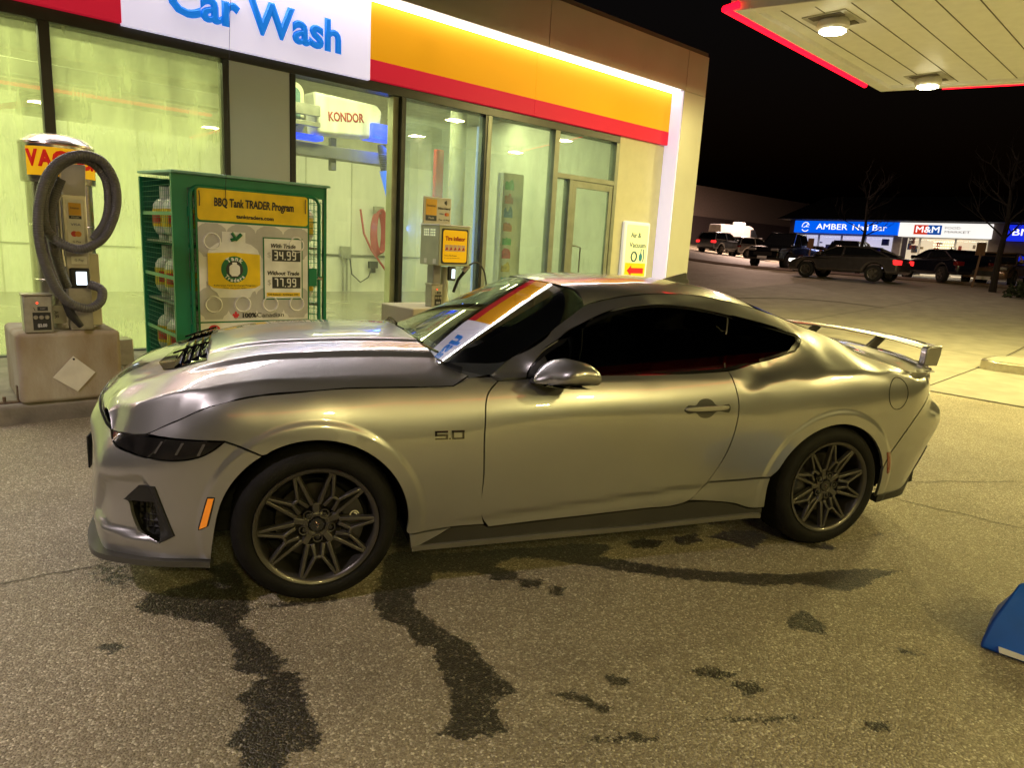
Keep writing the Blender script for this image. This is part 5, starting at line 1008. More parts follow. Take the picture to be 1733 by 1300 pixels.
mb=MB(); mb.box(-.02,.115,-.33,-.30,.335,.49); cr=mb.build('card_reader',BLACK,V,bevel=.01); mb=MB(); decal(mb,rrect(.02,.092,.36,.462,.004),-.333,.002); scr=mb.build('screen',emat('screen_glow',(.75,.9,1.0),2.2),cr)
text('VISA',scr,(.055,-.335,.395),.012,mat('screen_ink',(.02,.2,.3),.5),.03)
mb=MB(); mb.tube([(-.04,-.31,1.04),(-.06,-.31,.99),(-.06,-.31,.6),(-.05,-.31,.5)],.012,6); mb.build('rail',INOXP,V,smooth=True); mb=MB(); decal(mb,rect(-.135,-.05,.05,.19),-.232); l3=mb.build('notice_label',LBL,V); text('AIR',l3,(-.115,-.235,.12),.03,INK,.06,rot=(math.pi/2,rad(90),0))
mb=MB(); mb.box(.13,.20,-.24,-.12,.03,.60); mb.build('side_panel',mat('cream_panel',(.55,.50,.36),.5),V,bevel=.004)
HOSE=mat('ribbed_grey_hose',(.085,.082,.08),.45,bump=.3,bscale=4)
def _rib():
    t=HOSE.node_tree; b=t.nodes['Principled BSDF']; tc=t.nodes.new('ShaderNodeTexCoord'); wv=t.nodes.new('ShaderNodeTexWave'); wv.bands_direction='X'; wv.inputs['Scale'].default_value=1; bp=t.nodes.new('ShaderNodeBump'); bp.inputs['Strength'].default_value=.6; bp.inputs['Distance'].default_value=.004
    at=t.nodes.new('ShaderNodeAttribute'); at.attribute_name='along'; cb=t.nodes.new('ShaderNodeCombineXYZ'); t.links.new(at.outputs['Fac'],cb.inputs[0]); t.links.new(cb.outputs[0],wv.inputs['Vector']); t.links.new(wv.outputs['Fac'],bp.inputs['Height']); t.links.new(bp.outputs[0],b.inputs['Normal'])
_rib()
def hose(name,pts,r,m,parent,n=220,seg=14,ribs=True):
    P=np.array(pts,float); L=np.r_[0,np.cumsum(np.linalg.norm(np.diff(P,axis=0),axis=1))]; t=np.linspace(0,L[-1],n); Q=crspline(L,P,t); mb=MB(); mb.tube([tuple(p) for p in Q],r,seg); o=mb.build(name,m,parent,smooth=True,angle=60)
    a=o.data.attributes.new('along','FLOAT','POINT'); a.data.foreach_set('value',np.repeat(t*18,seg).astype(np.float32)[:len(o.data.vertices)]); return o
H1=[(-.425,2.78,1.416),(-.342,2.78,1.542),(-.304,2.78,1.737),(-.331,2.77,1.902),(-.414,2.76,1.989),(-.529,2.76,1.997),(-.631,2.77,1.922),(-.707,2.79,1.767),(-.735,2.80,1.594),(-.718,2.80,1.467),(-.641,2.79,1.38),(-.528,2.77,1.34),(-.398,2.76,1.399),(-.292,2.75,1.572),(-.259,2.74,1.741),(-.284,2.72,1.894),(-.362,2.70,2.004),(-.481,2.69,2.028),(-.605,2.70,1.98),(-.70,2.71,1.868),(-.753,2.72,1.72),(-.781,2.73,1.528),(-.777,2.74,1.356),(-.744,2.75,1.183),(-.682,2.76,1.02),(-.584,2.77,.915),(-.474,2.78,.891),(-.398,2.79,.946),(-.385,2.81,1.029),(-.456,2.86,1.07)]
hose('hose',[(x+.555,d-3.24,z-.70) for x,d,z in H1],.034,HOSE,V)
hose('hose',[(x+.555,d-3.24,z-.70) for x,d,z in [(-.60,2.86,1.85),(-.658,2.86,1.70),(-.684,2.86,1.554),(-.68,2.86,1.379),(-.648,2.87,1.202),(-.60,2.90,1.043)]],.034,HOSE,V,60)
mb=MB(); mb.tube([(x+.555,d-3.24,z-.70) for x,d,z in [(-.70,2.86,1.06),(-.63,2.82,.96),(-.60,2.82,.84),(-.535,2.83,.745)]],[.02,.035,.033,.022],12); mb.build('nozzle',BLACK,V,smooth=True)
def paybox(x,d,z,w,label):
    P=sthing('coin_box',label,'coin box',x,d,z); h=.28; mb=MB(); mb.box(-w/2,w/2,-.07,.07,0,h); mb.build('case',mat('coinbox_steel',(.40,.385,.345),.4,.7,0,.1,30),P,bevel=.008); mb=MB(); mb.box(-w/2-.006,w/2+.006,-.078,.075,h,h+.014); mb.build('lid',INOXP,P,bevel=.004)
    mb=MB(); decal(mb,rect(-w*.2,w*.42,.02,.155),-.073); l=mb.build('button_panel',mat('panel_black',(.02,.02,.02),.4),P)
    for k in range(3):
        mb=MB(); mb.lathe([(0,-.006),(.013,-.006),(.016,0)],c=(-w*.10+.036*k,-.074,.118),axis='y',n=16); mb.build('button',INOXP,l,smooth=True)
    text('$3.00',l,(w*.11,-.0755,.055),.024,mat('price_white',(.5,.5,.5),.5),.06,bold=.003)
    mb=MB(); decal(mb,rect(-w*.02,w*.34,.168,.198),-.073); s=mb.build('coin_slot_plate',INK,P); text('INSERT',s,(w*.16,-.0755,.183),.010,mat('price_white2',(.4,.4,.4),.5),.034); mb=MB(); decal(mb,[(-w*.16,.195),(-w*.13,.19),(-w*.09,.165),(-w*.12,.17)],-.073); mb.build('slot',INK,P)
    mb=MB(); mb.lathe([(0,-.004),(.006,-.003),(.007,0)],c=(-w*.02,-.074,.226),axis='y',n=12); mb.build('indicator',emat('red_led',(1,.05,.02),3.),P); return P
paybox(-.805,2.935,.70,.185,'small steel coin box standing beside the vacuum on the block')
mb=MB(); 
SB=sthing('utility_box','small grey steel box standing on the walk behind the vacuum block','box',-.10,3.72,.15); mb.box(-.16,.10,-.12,.12,.12,.36); mb.build('case',INOXP,SB,bevel=.01); mb=MB(); mb.box(-.12,-.07,-.05,.05,0,.12); mb.box(.02,.07,-.05,.05,0,.12); mb.build('foot',INOXP,SB)
AB=sthing('anchor_bracket','rusty steel angle bracket at the foot of the vacuum block','bracket',-1.0,2.98,.15); mb=MB(); mb.box(-.10,.06,-.03,.03,0,.012); mb.box(.03,.06,-.03,.03,0,.13); mb.tube([(-.05,0,.01),(-.05,0,.05)],.012,6); mb.build('bracket',mat('rust',(.12,.08,.05),.8,var=.4,scale=30),AB)
# ================================================================ gas bottle cage
CG=mat('cage_green',(.01,.19,.085),.35,var=.08); CGLIT=mat('cage_green_lit',(.20,.42,.33),.35)  # lid green is lightened: strip light from above put into its colour
K=sthing('propane_cage','green mesh cage of barbecue gas bottles with a yellow trade poster','cage',.40,3.58,.15)
X0,X1,Y0,Y1,ZT=.0,1.46,.0,1.08,1.88
for x in (X0,X1):
    for y in (Y0,Y1): mb=MB(); mb.box(x-(.035 if x==X0 else .0),x+(.0 if x==X0 else .035),y-.02,y+.02,0,ZT); mb.build('corner_post',CG,K,bevel=.004)
mb=MB(); mb.box(X0-.036,X0+.10,Y0-.022,Y0-.018,0,ZT); mb.build('front_stile',CG,K)
mb=MB(); mb.hexa([(X0-.04,-.05,ZT),(X1+.06,-.05,ZT),(X1+.06,Y1+.03,ZT+.03),(X0-.04,Y1+.03,ZT+.03)],[(X0-.04,-.05,ZT+.025),(X1+.06,-.05,ZT+.025),(X1+.06,Y1+.03,ZT+.055),(X0-.04,Y1+.03,ZT+.055)]); mb.build('lid',CGLIT,K,bevel=.004)
mb=MB(); mb.box(X0-.03,X1+.03,-.02,.0,ZT-.12,ZT-.002); mb.build('header_rail',CG,K); mb=MB(); mb.box(X0,X1,-.02,0,0,.08); mb.build('foot_rail',CG,K)
mb=MB(); mb.box(X0,X1,Y1-.01,Y1,0,ZT); mb.build('back_sheet',mat('cage_back',(.012,.10,.06),.5),K)
for z in (.05,.65,1.24):
    mb=MB(); mb.box(X0+.01,X1-.01,.02,Y1-.02,z,z+.02); mb.build('shelf',mat('shelf_galv',(.25,.27,.25),.5,.5) if z<.1 else bpy.data.materials['shelf_galv'],K)
def mesh(name,fx,us,vs,r,parent,u1,v1,u0,v0):
    mb=MB()
    for u in us: mb.tube([fx(u,v0),fx(u,v1)],r,4,False)
    for v in vs: mb.tube([fx(u0,v),fx(u1,v)],r,4,False)
    return mb.build(name,CG,parent,smooth=True)
mesh('side_mesh',lambda u,v:(X0-.012,u,v),np.arange(.04,1.06,.06),np.arange(.03,1.86,.05),.0018,K,1.06,1.87,.02,.02)
mesh('side_mesh',lambda u,v:(X1+.012,u,v),np.arange(.04,1.06,.09),np.arange(.03,1.86,.1),.003,K,1.06,1.87,.02,.02)
for z in (.35,.9,1.5): mb=MB(); mb.box(X0-.02,X0-.008,.02,1.06,z,z+.035); mb.build('side_bar',CG,K)
dr=MB(); dr.tube([(x,-.035,z) for x,z in rrect(.12,1.40,.12,1.775,.09,7)],.02,8,closed=True); DRR=dr.build('cage_door',CG,K,smooth=True)
mesh('door_mesh',lambda u,v:(u,-.03,v),np.arange(.14,1.40,.06),np.arange(.14,1.76,.06),.003,DRR,1.39,1.76,.13,.13)
mb=MB(); mb.box(1.27,1.36,-.075,-.04,.86,1.04); mb.tube([(1.36,-.06,.955),(1.42,-.06,.955)],.012,8); mb.build('latch',CG,DRR,bevel=.008); mb=MB(); mb.hexa([(1.37,-.075,.93),(1.43,-.075,.925),(1.43,-.05,.925),(1.37,-.05,.93)],[(1.37,-.075,.965),(1.42,-.075,.955),(1.42,-.05,.955),(1.37,-.05,.965)]); mb.build('padlock',CHROME,DRR,bevel=.006)
for z in (.40,1.5):
    mb=MB(); mb.tube([(.108,-.03,z),(.108,-.03,z+.09)],.014,8); mb.build('hinge',CG,DRR)
# poster
GRN=mat('poster_green',(.01,.16,.05),.45); PY=mat('poster_yellow',(.85,.58,.01),.42); PGREY=mat('poster_grey',(.50,.47,.43),.45); PL=mat('poster_light',(.78,.77,.74),.45); PDK=mat('poster_tank_grey',(.50,.49,.48),.45); PTW=mat('poster_white',(.82,.82,.80),.45); MAPLE=mat('maple_red',(.6,.03,.04),.5)
px0,px1=.165,1.265; mb=MB(); decal(mb,rrect(px0-.012,px1+.012,.36,1.78,.03),-.064,.006); PO=mb.build('poster',GRN,K)
mb=MB(); decal(mb,rrect(px0+.006,px1-.006,1.475,1.765,.03),-.066,.002); py=mb.build('poster_header',PY,PO)
text('BBQ Tank TRADER Program',py,((px0+px1)/2,-.068,1.645),.078,INK,1.0,bold=.0045,shear=.08); text('tanktraders.com',py,((px0+px1)/2,-.068,1.525),.036,INK,.37,bold=.002)
mb=MB(); decal(mb,rect(px0+.006,px1-.006,.515,1.455),-.066,.002); pg=mb.build('poster_picture',PL,PO)
mb=MB(); decal(mb,rect(px0+.006,px1-.006,.37,.50),-.066,.002); pf=mb.build('poster_footer',PTW,PO); mb=MB(); decal(mb,circ(px0+.13,.42,.062),-.068); mb.build('red_badge',MAPLE,pf)
def tankshape(cx,cz,s,hw=1): 
    P=[(-.10,-.20),(.10,-.20),(.115,-.165),(.15,-.14),(.17,-.10),(.17,.09),(.155,.13),(.11,.165),(.075,.175),(.075,.245),(-.075,.245),(-.075,.175),(-.11,.165),(-.155,.13),(-.17,.09),(-.17,-.10),(-.15,-.14),(-.115,-.165)]
    return [(cx+x*s*hw,cz+z*s) for x,z in P]
for r,z in ((0,1.30),(1,.70)):
    for k in range(4):
        mb=MB(); sh=tankshape(px0+.13+.28*k,z+(.0 if r==0 else -.0),.82); sh=[(min(max(x,px0+.008),px1-.008),min(max(y,.52),1.45)) for x,y in sh]; decal(mb,sh,-.0675,.001); o=mb.build('printed_tank',PDK,pg)
        if k in (0,3) or r==1:
            mb=MB(); mb.tube([(min(max(px0+.13+.28*k+.075*math.cos(t),px0+.01),px1-.01),-.068,z-.02+.075*math.sin(t)) for t in np.linspace(0,6.28,20,endpoint=False)],.010,4,closed=True); mb.build('printed_ring',PL,o)
mt=(px0+.335,1.03); mb=MB(); decal(mb,tankshape(*mt,1.42,1.05),-.071,.002); T0=mb.build('printed_main_tank',PTW,pg)
mb=MB(); decal(mb,[(mt[0]-.252,mt[1]-.16),(mt[0]-.20,mt[1]-.19),(mt[0],mt[1]-.205),(mt[0]+.20,mt[1]-.19),(mt[0]+.252,mt[1]-.16),(mt[0]+.252,mt[1]+.14),(mt[0],mt[1]+.155),(mt[0]-.252,mt[1]+.14)],-.073,.001); T1=mb.build('printed_label',PY,T0)
mb=MB(); decal(mb,circ(mt[0],mt[1]-.01,.128,36),-.0745,.001); T2=mb.build('printed_roundel',GRN,T1); mb=MB(); decal(mb,circ(mt[0],mt[1]-.01,.082,30),-.076,.001); T3=mb.build('printed_roundel_core',INK,T2); mb=MB(); decal(mb,tankshape(mt[0],mt[1]-.015,.30),-.0775,.001); mb.build('printed_tank_mark',PTW,T3)
for k,c in enumerate('Tank'):
    a=rad(124-23*k); text(c,T2,(mt[0]+.104*math.cos(a),-.0765,mt[1]-.01+.104*math.sin(a)),.042,PTW,rot=(math.pi/2,-(a-math.pi/2),0),bold=.004)
for k,c in enumerate('Traders'):
    a=rad(222+16*k); text(c,T2,(mt[0]+.106*math.cos(a),-.0765,mt[1]-.01+.106*math.sin(a)),.036,PTW,rot=(math.pi/2,-(a+math.pi/2),0),bold=.003)
text('Reference Tank Exchange Program',T1,(mt[0],-.0745,mt[1]-.165),.014,INK,.40)
text('Same day fresh tanks',T1,(mt[0],-.0745,mt[1]-.188),.010,INK,.22)
mb=MB(); mb.tube([(mt[0]-.03,-.075,mt[1]+.27),(mt[0]+.03,-.075,mt[1]+.29),(mt[0]+.07,-.075,mt[1]+.33)],.018,6); mb.tube([(mt[0]-.02,-.075,mt[1]+.34),(mt[0]+.03,-.075,mt[1]+.27)],.016,6); mb.build('printed_valve',GRN,T0)
mb=MB(); decal(mb,rect(.785,1.20,.725,1.345),-.071,.002); pb=mb.build('price_board',GRN,PO); mb=MB(); decal(mb,rect(.797,1.188,.737,1.333),-.0725,.001); pw=mb.build('price_face',PTW,pb)
text('With Trade',pw,(.99,-.074,1.262),.042,INK,.26,shear=.2,bold=.002); text('Without Trade',pw,(.99,-.074,.99),.042,INK,.335,shear=.2,bold=.002)
def seg7(s,root,x,z,h):
    mb=MB(); decal(mb,rect(x-.01,x+.29,z-.014,z+h+.014),-.0745,.001); b=mb.build('digit_plate',INK,root); SG={'0':'abcdef','3':'abgcd','4':'fgbc','7':'abc','9':'abcdfg'}; mb=MB(); w=h*.48; t=h*.13; cx=x+.008
    for c in s:
        if c=='.': decal(mb,rect(cx,cx+t,z,z+t),-.076); cx+=t*2.0; continue
        A={'a':rect(cx+t*.6,cx+w-t*.6,z+h-t,z+h),'g':rect(cx+t*.6,cx+w-t*.6,z+h/2-t/2,z+h/2+t/2),'d':rect(cx+t*.6,cx+w-t*.6,z,z+t),'f':rect(cx,cx+t,z+h/2,z+h-t*.5),'b':rect(cx+w-t,cx+w,z+h/2,z+h-t*.5),'e':rect(cx,cx+t,z+t*.5,z+h/2),'c':rect(cx+w-t,cx+w,z+t*.5,z+h/2)}
        for q in SG[c]: decal(mb,A[q],-.076)
        cx+=w+h*.16
    mb.build('digits',PTW,b)
seg7('34.99',pw,.885,1.125,.088); seg7('77.99',pw,.885,.852,.088)
for z in (1.17,.895): text('$',pw,(.845,-.074,z),.055,PDK,.035)
mb=MB(); decal(mb,rect(.815,1.17,.755,.795),-.0735,.001); nb=mb.build('notice_bar',PY,pw); text('NO Refunds - Exchanges Only',nb,(.992,-.0752,.775),.018,INK,.32)
mb=MB(); leaf=[(0,-.05),(.006,-.02),(.03,-.026),(.024,-.012),(.05,.012),(.036,.016),(.040,.034),(.018,.024),(.014,.05),(0,.062)]; leaf=leaf+[(-x,z) for x,z in leaf[-2:0:-1]]; decal(mb,[(px0+.34+x*.75,.565+z*.75) for x,z in leaf],-.069); mb.build('maple_leaf',MAPLE,pg)
text('100%',pg,(px0+.47,-.069,.567),.045,INK,.14,bold=.004); text('Canadian',pg,(px0+.69,-.069,.567),.045,INK,.28)
for x,dx in ((px0+.025,.004),(px1-.03,-.004)):
    mb=MB(); mb.tube([(x,-.07,1.74),(x+dx,-.072,1.66),(x,-.07,1.60)],.004,5); mb.build('zip_tie',INK,PO)
TW=mat('bottle_white',(.68,.68,.66),.35,0,.3); TY=mat('bottle_label_yellow',(.70,.50,.01),.4,col2=(.72,.48,.02)); 
def bottle():
    t=sthing('gas_bottle','x','gas bottle',0,0,0,'gas bottles in the green cage')
    mb=MB(); mb.lathe([(.0,.03),(.08,.035),(.125,.06),(.150,.11),(.155,.16),(.155,.30),(.148,.35),(.120,.395),(.07,.42),(.03,.43)],n=30); mb.build('body',TW,t,smooth=True)
    mb=MB(); mb.lathe([(.105,.0),(.108,.045)],n=26); mb.build('foot_ring',TW,t,smooth=True)
    mb=MB(); mb.lathe([(.1565,.13),(.1570,.135),(.1570,.30),(.1562,.305)],n=30); l=mb.build('label',TY,t,smooth=True)
    mb=MB(); T=np.linspace(rad(195),rad(250),6); mb.grid(lambda a,z:(.1578*math.cos(a),.1578*math.sin(a),z),T,[.16,.27]); mb.build('label_mark',MAPLE,l,smooth=True)
    mb=MB(); T=np.linspace(rad(25),rad(335),22); mb.grid(lambda a,z:(.085*math.cos(a),.085*math.sin(a),z),T,[.41,.47,.53]); mb.build('collar',TW,t,smooth=True); mb=MB(); mb.tube([(0,0,.42),(0,0,.49)],.02,8); mb.tube([(0,-.03,.475),(0,.05,.475)],.016,8); mb.build('valve',INK,t); return t
b0=bottle(); first=True
LV=['lowest','middle','top']
for lv,z in enumerate((.07,.67,1.26)):
    for (x,y,nm) in ((.19,.20,'near the door hinge'),(.19,.54,'midway back along the mesh side'),(.19,.88,'at the back of the mesh side'),(.56,.20,'behind the poster'),(.92,.20,'behind the price board'),(1.28,.20,'by the padlock')):
        o=b0 if first else copy_tree(b0); first=False
        o.location=BW(.40+x,3.58+y,.15+z); o.rotation_euler=(0,0,PHI+random.uniform(-.5,.5)); o['label']='white gas bottle on the %s shelf %s'%(LV[lv],nm)
# ================================================================ tyre inflator
BK=sthing('concrete_block','clean pale concrete block under the tyre inflator','concrete block',3.75,4.15,.15); mb=MB(); mb.box(-.62,.62,-.40,.35,0,.575); mb.build('block',mat('pale_block',(.48,.42,.33),.75,var=.08,scale=3,bump=.2),BK,bevel=.02,seg=3); mb=MB(); mb.tube([(-.40,-.405,.30),(-.40,-.38,.30)],.03,12); mb.build('hole',INK,BK)
I=sthing('tyre_inflator','grey tyre inflator cabinet with yellow Tire Inflator panel on a post','tyre inflator',3.78,4.05,.725)
mb=MB(); mb.box(-.17,-.05,-.02,.12,0,.55); mb.build('post',mat('post_grey',(.30,.29,.30),.4,.5),I,bevel=.006)
CASE=mat('cabinet_grey',(.42,.43,.32),.42,.2,.1,.06,6); mb=MB(); mb.box(-.235,.245,-.22,.20,.525,1.02); cb=mb.build('cabinet',CASE,I,bevel=.008); mb=MB(); mb.box(-.245,.255,-.23,.21,1.02,1.035); mb.build('lid',WHITEP,cb,bevel=.004)
mb=MB(); decal(mb,rrect(-.20,.215,.55,.99,.02),-.223,.002); decal(mb,rrect(-.185,.20,.565,.975,.03),-.226,.002); mb.build('panel_border',INK,cb)
mb=MB(); decal(mb,rrect(-.18,.195,.57,.97,.03),-.228,.002); yp=mb.build('yellow_panel',emat('inflator_yellow',(1,.56,.01),.30),cb); text('Tire Inflator',yp,(.008,-.230,.865),.055,mat('inflator_red',(.45,.02,.015),.5),.31,bold=.003)
for k in range(5):
    mb=MB(); decal(mb,rect(-.15+.065*k,-.093+.065*k,.71,.79),-.2295); q=mb.build('step_picture',mat('step_pink',(.62,.42,.34),.5) if k==0 else bpy.data.materials['step_pink'],yp); mb=MB(); decal(mb,[(-.145+.065*k,.72),(-.12+.065*k,.765),(-.098+.065*k,.73)],-.2305); mb.build('step_mark',bpy.data.materials['inflator_red'],q)
text('Caution: Max Pressure',yp,(-.06,-.2295,.655),.014,INK,.20); text('Do not inflate beyond the stated limit',yp,(-.04,-.2295,.625),.008,INK,.25)
for i in range(2):
    for j in range(3):
        for k in range(2):
            pass
mb=MB()
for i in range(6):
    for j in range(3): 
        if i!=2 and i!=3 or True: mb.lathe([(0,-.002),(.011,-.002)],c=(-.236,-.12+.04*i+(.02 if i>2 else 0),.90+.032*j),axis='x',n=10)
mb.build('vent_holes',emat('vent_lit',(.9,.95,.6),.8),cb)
for y,w in ((-.13,.07),(.07,.06)):
    mb=MB(); mb.box(-.2375,-.236,y-w/2,y+w/2,.545,.605); mb.build('side_sticker',LBL,cb)
mb=MB(); mb.box(-.235,.20,.15,.17,1.035,1.38); hs=mb.build('top_sign',mat('top_sign_face',(.50,.47,.40),.5),I,bevel=.008)
mb=MB(); decal(mb,rect(-.20,-.03,1.15,1.35),.147); a=mb.build('yellow_patch',bpy.data.materials['pay_yellow'],hs); text('Interac',a,(-.115,.145,1.27),.032,INK,.13); mb=MB(); decal(mb,rect(-.20,-.03,1.08,1.148),.147); a=mb.build('dark_patch',INK,hs); text('Flash',a,(-.115,.145,1.114),.026,LBL,.08)
text('Now Here!',hs,(.09,.148,1.245),.028,INK,.19,bold=.002); text('VISA',hs,(.045,.148,1.175),.022,bpy.data.materials['visa_blue'],.07)
for q,c in ((.12,(.5,.03,.02)),(.145,(.6,.22,.02))):
    mb=MB(); decal(mb,circ(q,1.172,.022,18),.147-(.0005 if q>.13 else 0)); mb.build('card_circle',mat('card_circle',c,.5),hs)
text('Pay  G Pay',hs,(.09,.148,1.10),.022,INK,.17)
for r in (.015,.03,.045):
    mb=MB(); mb.tube([(.08+r*math.cos(t),.147,1.32+r*math.sin(t)) for t in np.linspace(-.7,.7,8)],.004,5); mb.build('wave_mark',INK,hs)
mb=MB(); mb.box(-.09,.02,-.25,-.21,.34,.52); cr=mb.build('card_reader',BLACK,I,bevel=.01); mb=MB(); decal(mb,rrect(-.045,.005,.37,.485,.004),-.253,.002); mb.build('screen',bpy.data.materials['screen_glow'],cr)
mb=MB(); mb.tube([(.14,-.05,.18),(.17,-.10,.34),(.21,-.16,.44),(.25,-.18,.50)],[.02,.02,.024,.026],8); mb.build('air_chuck',BLACK,I,smooth=True); mb=MB(); mb.tube([(.20,-.16,.46),(.27,-.19,.54)],.034,8); mb.build('chuck_cap',INOXP,I,smooth=True)
hose('air_hose',[(.27,-.19,.54),(.38,-.2,.58),(.50,-.2,.50),(.56,-.2,.34),(.58,-.2,.05)],.011,HOSEB,I,40,8)
mb=MB(); mb.lathe([(.075,.0),(.07,.05),(.052,.12),(.05,.5)],c=(.06,.05,0),n=20); mb.build('hose_stand',mat('pale_stand',(.55,.56,.42),.4),I,smooth=True)  # stand in one pale yellow-green colour
paybox(3.56,3.93,.725,.17,'small steel coin box at the foot of the tyre inflator post')
# ================================================================ beyond the forecourt
def gpos(x,y,dz=0): return (x,y,float(gz(x,y))+dz)
SX,SY=.455,-.890; SA=math.atan2(SY,SX)
ST=empty('shop_row','low strip of shops with glowing fascia signs across the lot','building',(32.5,34.0,1.12),SA)
BRK=mat('shop_wall',(.16,.12,.10),.8); DROOF=mat('shop_roof',(.012,.011,.012),.8); SHOPIN=emat('shop_interior',(1,.84,.58),.8); NAILIN=emat('nail_interior',(.88,.84,1.0),.75); PIL=mat('shop_pillar',(.45,.42,.38),.6)
for b_ in ((-.35,.0,-.1,8,-.6,3.1),(5.95,6.35,0,.4,-.6,2.25),(10.75,11.5,-.02,8,-.6,3.1),(11.5,20,.0,8,-.6,2.2)): mb=MB(); mb.box(*b_); mb.build('wall',BRK,ST)
mb=MB(); mb.hexa([(-.9,-1.0,3.08),(20,-1.0,3.08),(20,8,3.08),(-.9,8,3.08)],[(.9,2.2,4.7),(20,2.2,4.7),(20,5,4.7),(.9,5,4.7)]); mb.build('roof',DROOF,ST)
mb=MB(); mb.box(0,20,3.9,4.0,-.6,3.0); mb.build('back_wall',BRK,ST)
for x0,x1,m in ((.15,5.9,NAILIN),(6.4,10.7,SHOPIN)):
    mb=MB(); mb.box(x0,x1,1.2,1.25,-.3,2.2); mb.build('lit_interior',m,ST)
for x0,x1 in ((.2,1.5),(1.6,2.9),(3.0,4.3),(4.4,5.9),(6.4,7.3),(7.4,9.1),(9.2,10.7)):
    f=MB(); f.box(x0-.06,x0,.02,.10,-.3,2.25); f.box(x1,x1+.06,.02,.10,-.3,2.25); f.box(x0,x1,.021,.10,2.17,2.25); f.box(x0,x1,.021,.10,.1,.18); fo=f.build('window',PIL,ST); g=MB(); g.box(x0,x1,.05,.055,.18,2.17); g.build('pane',glassmat('shop_pane',(.9,.9,.9),0) if 'shop_pane' not in bpy.data.materials else bpy.data.materials['shop_pane'],fo)
random.seed(9)
for x0,x1,c,n in ((6.5,10.6,'w',46),(.3,5.7,'n',12)):
    for k in range(n):
        x=random.uniform(x0,x1-.3); z=random.uniform(.2,1.9); w_=random.uniform(.08,.4); h=random.uniform(.08,.4); col=random.choice([(.25,.05,.03),(.4,.3,.15),(.05,.1,.25),(.5,.4,.3),(.1,.06,.04),(.5,.1,.06)]) if c=='w' else random.choice([(.02,.02,.10),(.5,.48,.55),(.25,.2,.3)])
        nm='goods_%d'%(k%6); mb=MB(); mb.box(x,x+w_,.9,1.1,z,z+h); mb.build('display_goods',mat('goods_paint',col,.6),ST)
bl=emat('string_light',(1,.9,.55),5.)
for k in range(9):
    mb=MB()
    for j in range(8): mb.box(7.95+.12*k+.02*(j%2),7.99+.12*k+.02*(j%2),.6,.63,.85+.16*j,.89+.16*j)
    mb.build('light_string',bl,ST)
def shopsign(x0,x1,z0,z1,m,name='shop_sign'):
    mb=MB(); mb.box(x0,x1,-.22,-.02,z0,z1); return mb.build(name,m,ST,bevel=.02)
SB_=emat('sign_blue',(.0,.13,1.0),.85); SW_=emat('sign_white',(1,.97,.92),1.0); SD_=emat('sign_deep_blue',(.01,.03,.9),.8); LW=emat('letter_white',(1,1,1),1.2); LN=mat('letter_navy',(.01,.03,.14),.5); LG=mat('letter_grey',(.07,.08,.10),.5)
a=shopsign(.0,6.15,2.28,3.02,SB_); text('AMBER',a,(2.35,-.235,2.66),.36,LW,1.9,bold=.004); text('Nail Bar',a,(4.55,-.235,2.66),.36,LW,1.95,bold=.004)
mb=MB(); mb.tube([(.72+.22*math.cos(t),-.23,2.66+.26*math.sin(t)) for t in np.linspace(.3,3.3,16)],.022,5); mb.tube([(.72+.24*math.cos(t),-.23,2.62+.26*math.sin(t)) for t in np.linspace(3.7,5.6,12)],.022,5); mb.tube([(.60,-.23,2.60),(.72,-.23,2.66),(.92,-.23,2.64)],.02,5); mb.tube([(.74,-.23,2.66),(.86,-.23,2.84)],.018,5); mb.build('logo',LW,a)
b=shopsign(6.2,10.85,2.22,3.02,SW_); mb=MB(); decal(mb,rect(7.0,7.72,2.36,2.90),-.228,.004); r_=mb.build('red_block',emat('sign_red',(.75,.05,.02),.7),b); mb=MB(); decal(mb,rect(7.72,8.42,2.36,2.90),-.228,.004); u_=mb.build('blue_block',emat('sign_mid_blue',(.01,.10,.45),.7),b)
text('M&M',b,(7.71,-.236,2.63),.36,LW,1.2,bold=.006); text('FOOD',b,(8.95,-.228,2.75),.14,LG,.75); text('MARKET',b,(9.2,-.228,2.53),.14,LG,1.25)
c=shopsign(11.5,16.5,2.15,3.0,SD_); text('BMO',c,(12.45,-.236,2.60),.36,LW,1.35,bold=.006)
mb=MB(); mb.box(1.8,2.6,.7,.8,.3,1.6); mb.build('poster_stand',mat('navy_poster',(.02,.02,.10),.5),ST); mb=MB(); mb.lathe([(.0,1.75),(.28,1.72),(.30,1.60)],c=(3.45,.3,0),n=16); mb.box(3.25,3.65,.25,.35,1.2,1.58); mb.build('open_sign',emat('open_red',(1,.03,.08),1.2),ST)
area('shop_light',Vector((32.5,34.0,0))+Vector((SX*8.5+SY*1.0,SY*8.5-SX*1.0,3.2)),4,.4,90,(1,.85,.6),(0,0,SA)); area('shop_light',Vector((32.5,34.0,0))+Vector((SX*3+SY*1.0,SY*3-SX*1.0,3.2)),5,.4,60,(.6,.65,1),(0,0,SA))
WH=empty('warehouse','long pale warehouse wall with a dark base beyond the parked vans','building',(25,55.8,0),math.atan2(10.5,27))
mb=MB(); mb.box(0,49,0,12,5.8,9.0); mb.build('wall',mat('warehouse_pale',(.30,.24,.21),.7),WH); mb=MB(); mb.box(0,49,.02,12,-3,5.795); mb.build('lower_wall',mat('warehouse_dark',(.10,.075,.075),.7),WH)
area('lot_fill',(40,47,9.5),1,1,4200,(1,.66,.52)); area('lot_fill',(23,24,8),1,1,230,(1,.62,.45)); area('lot_fill',(18.5,13.2,7.5),1,1,170,(1,.74,.55))  # fill lights added without fixtures to brighten the far cars and warehouse
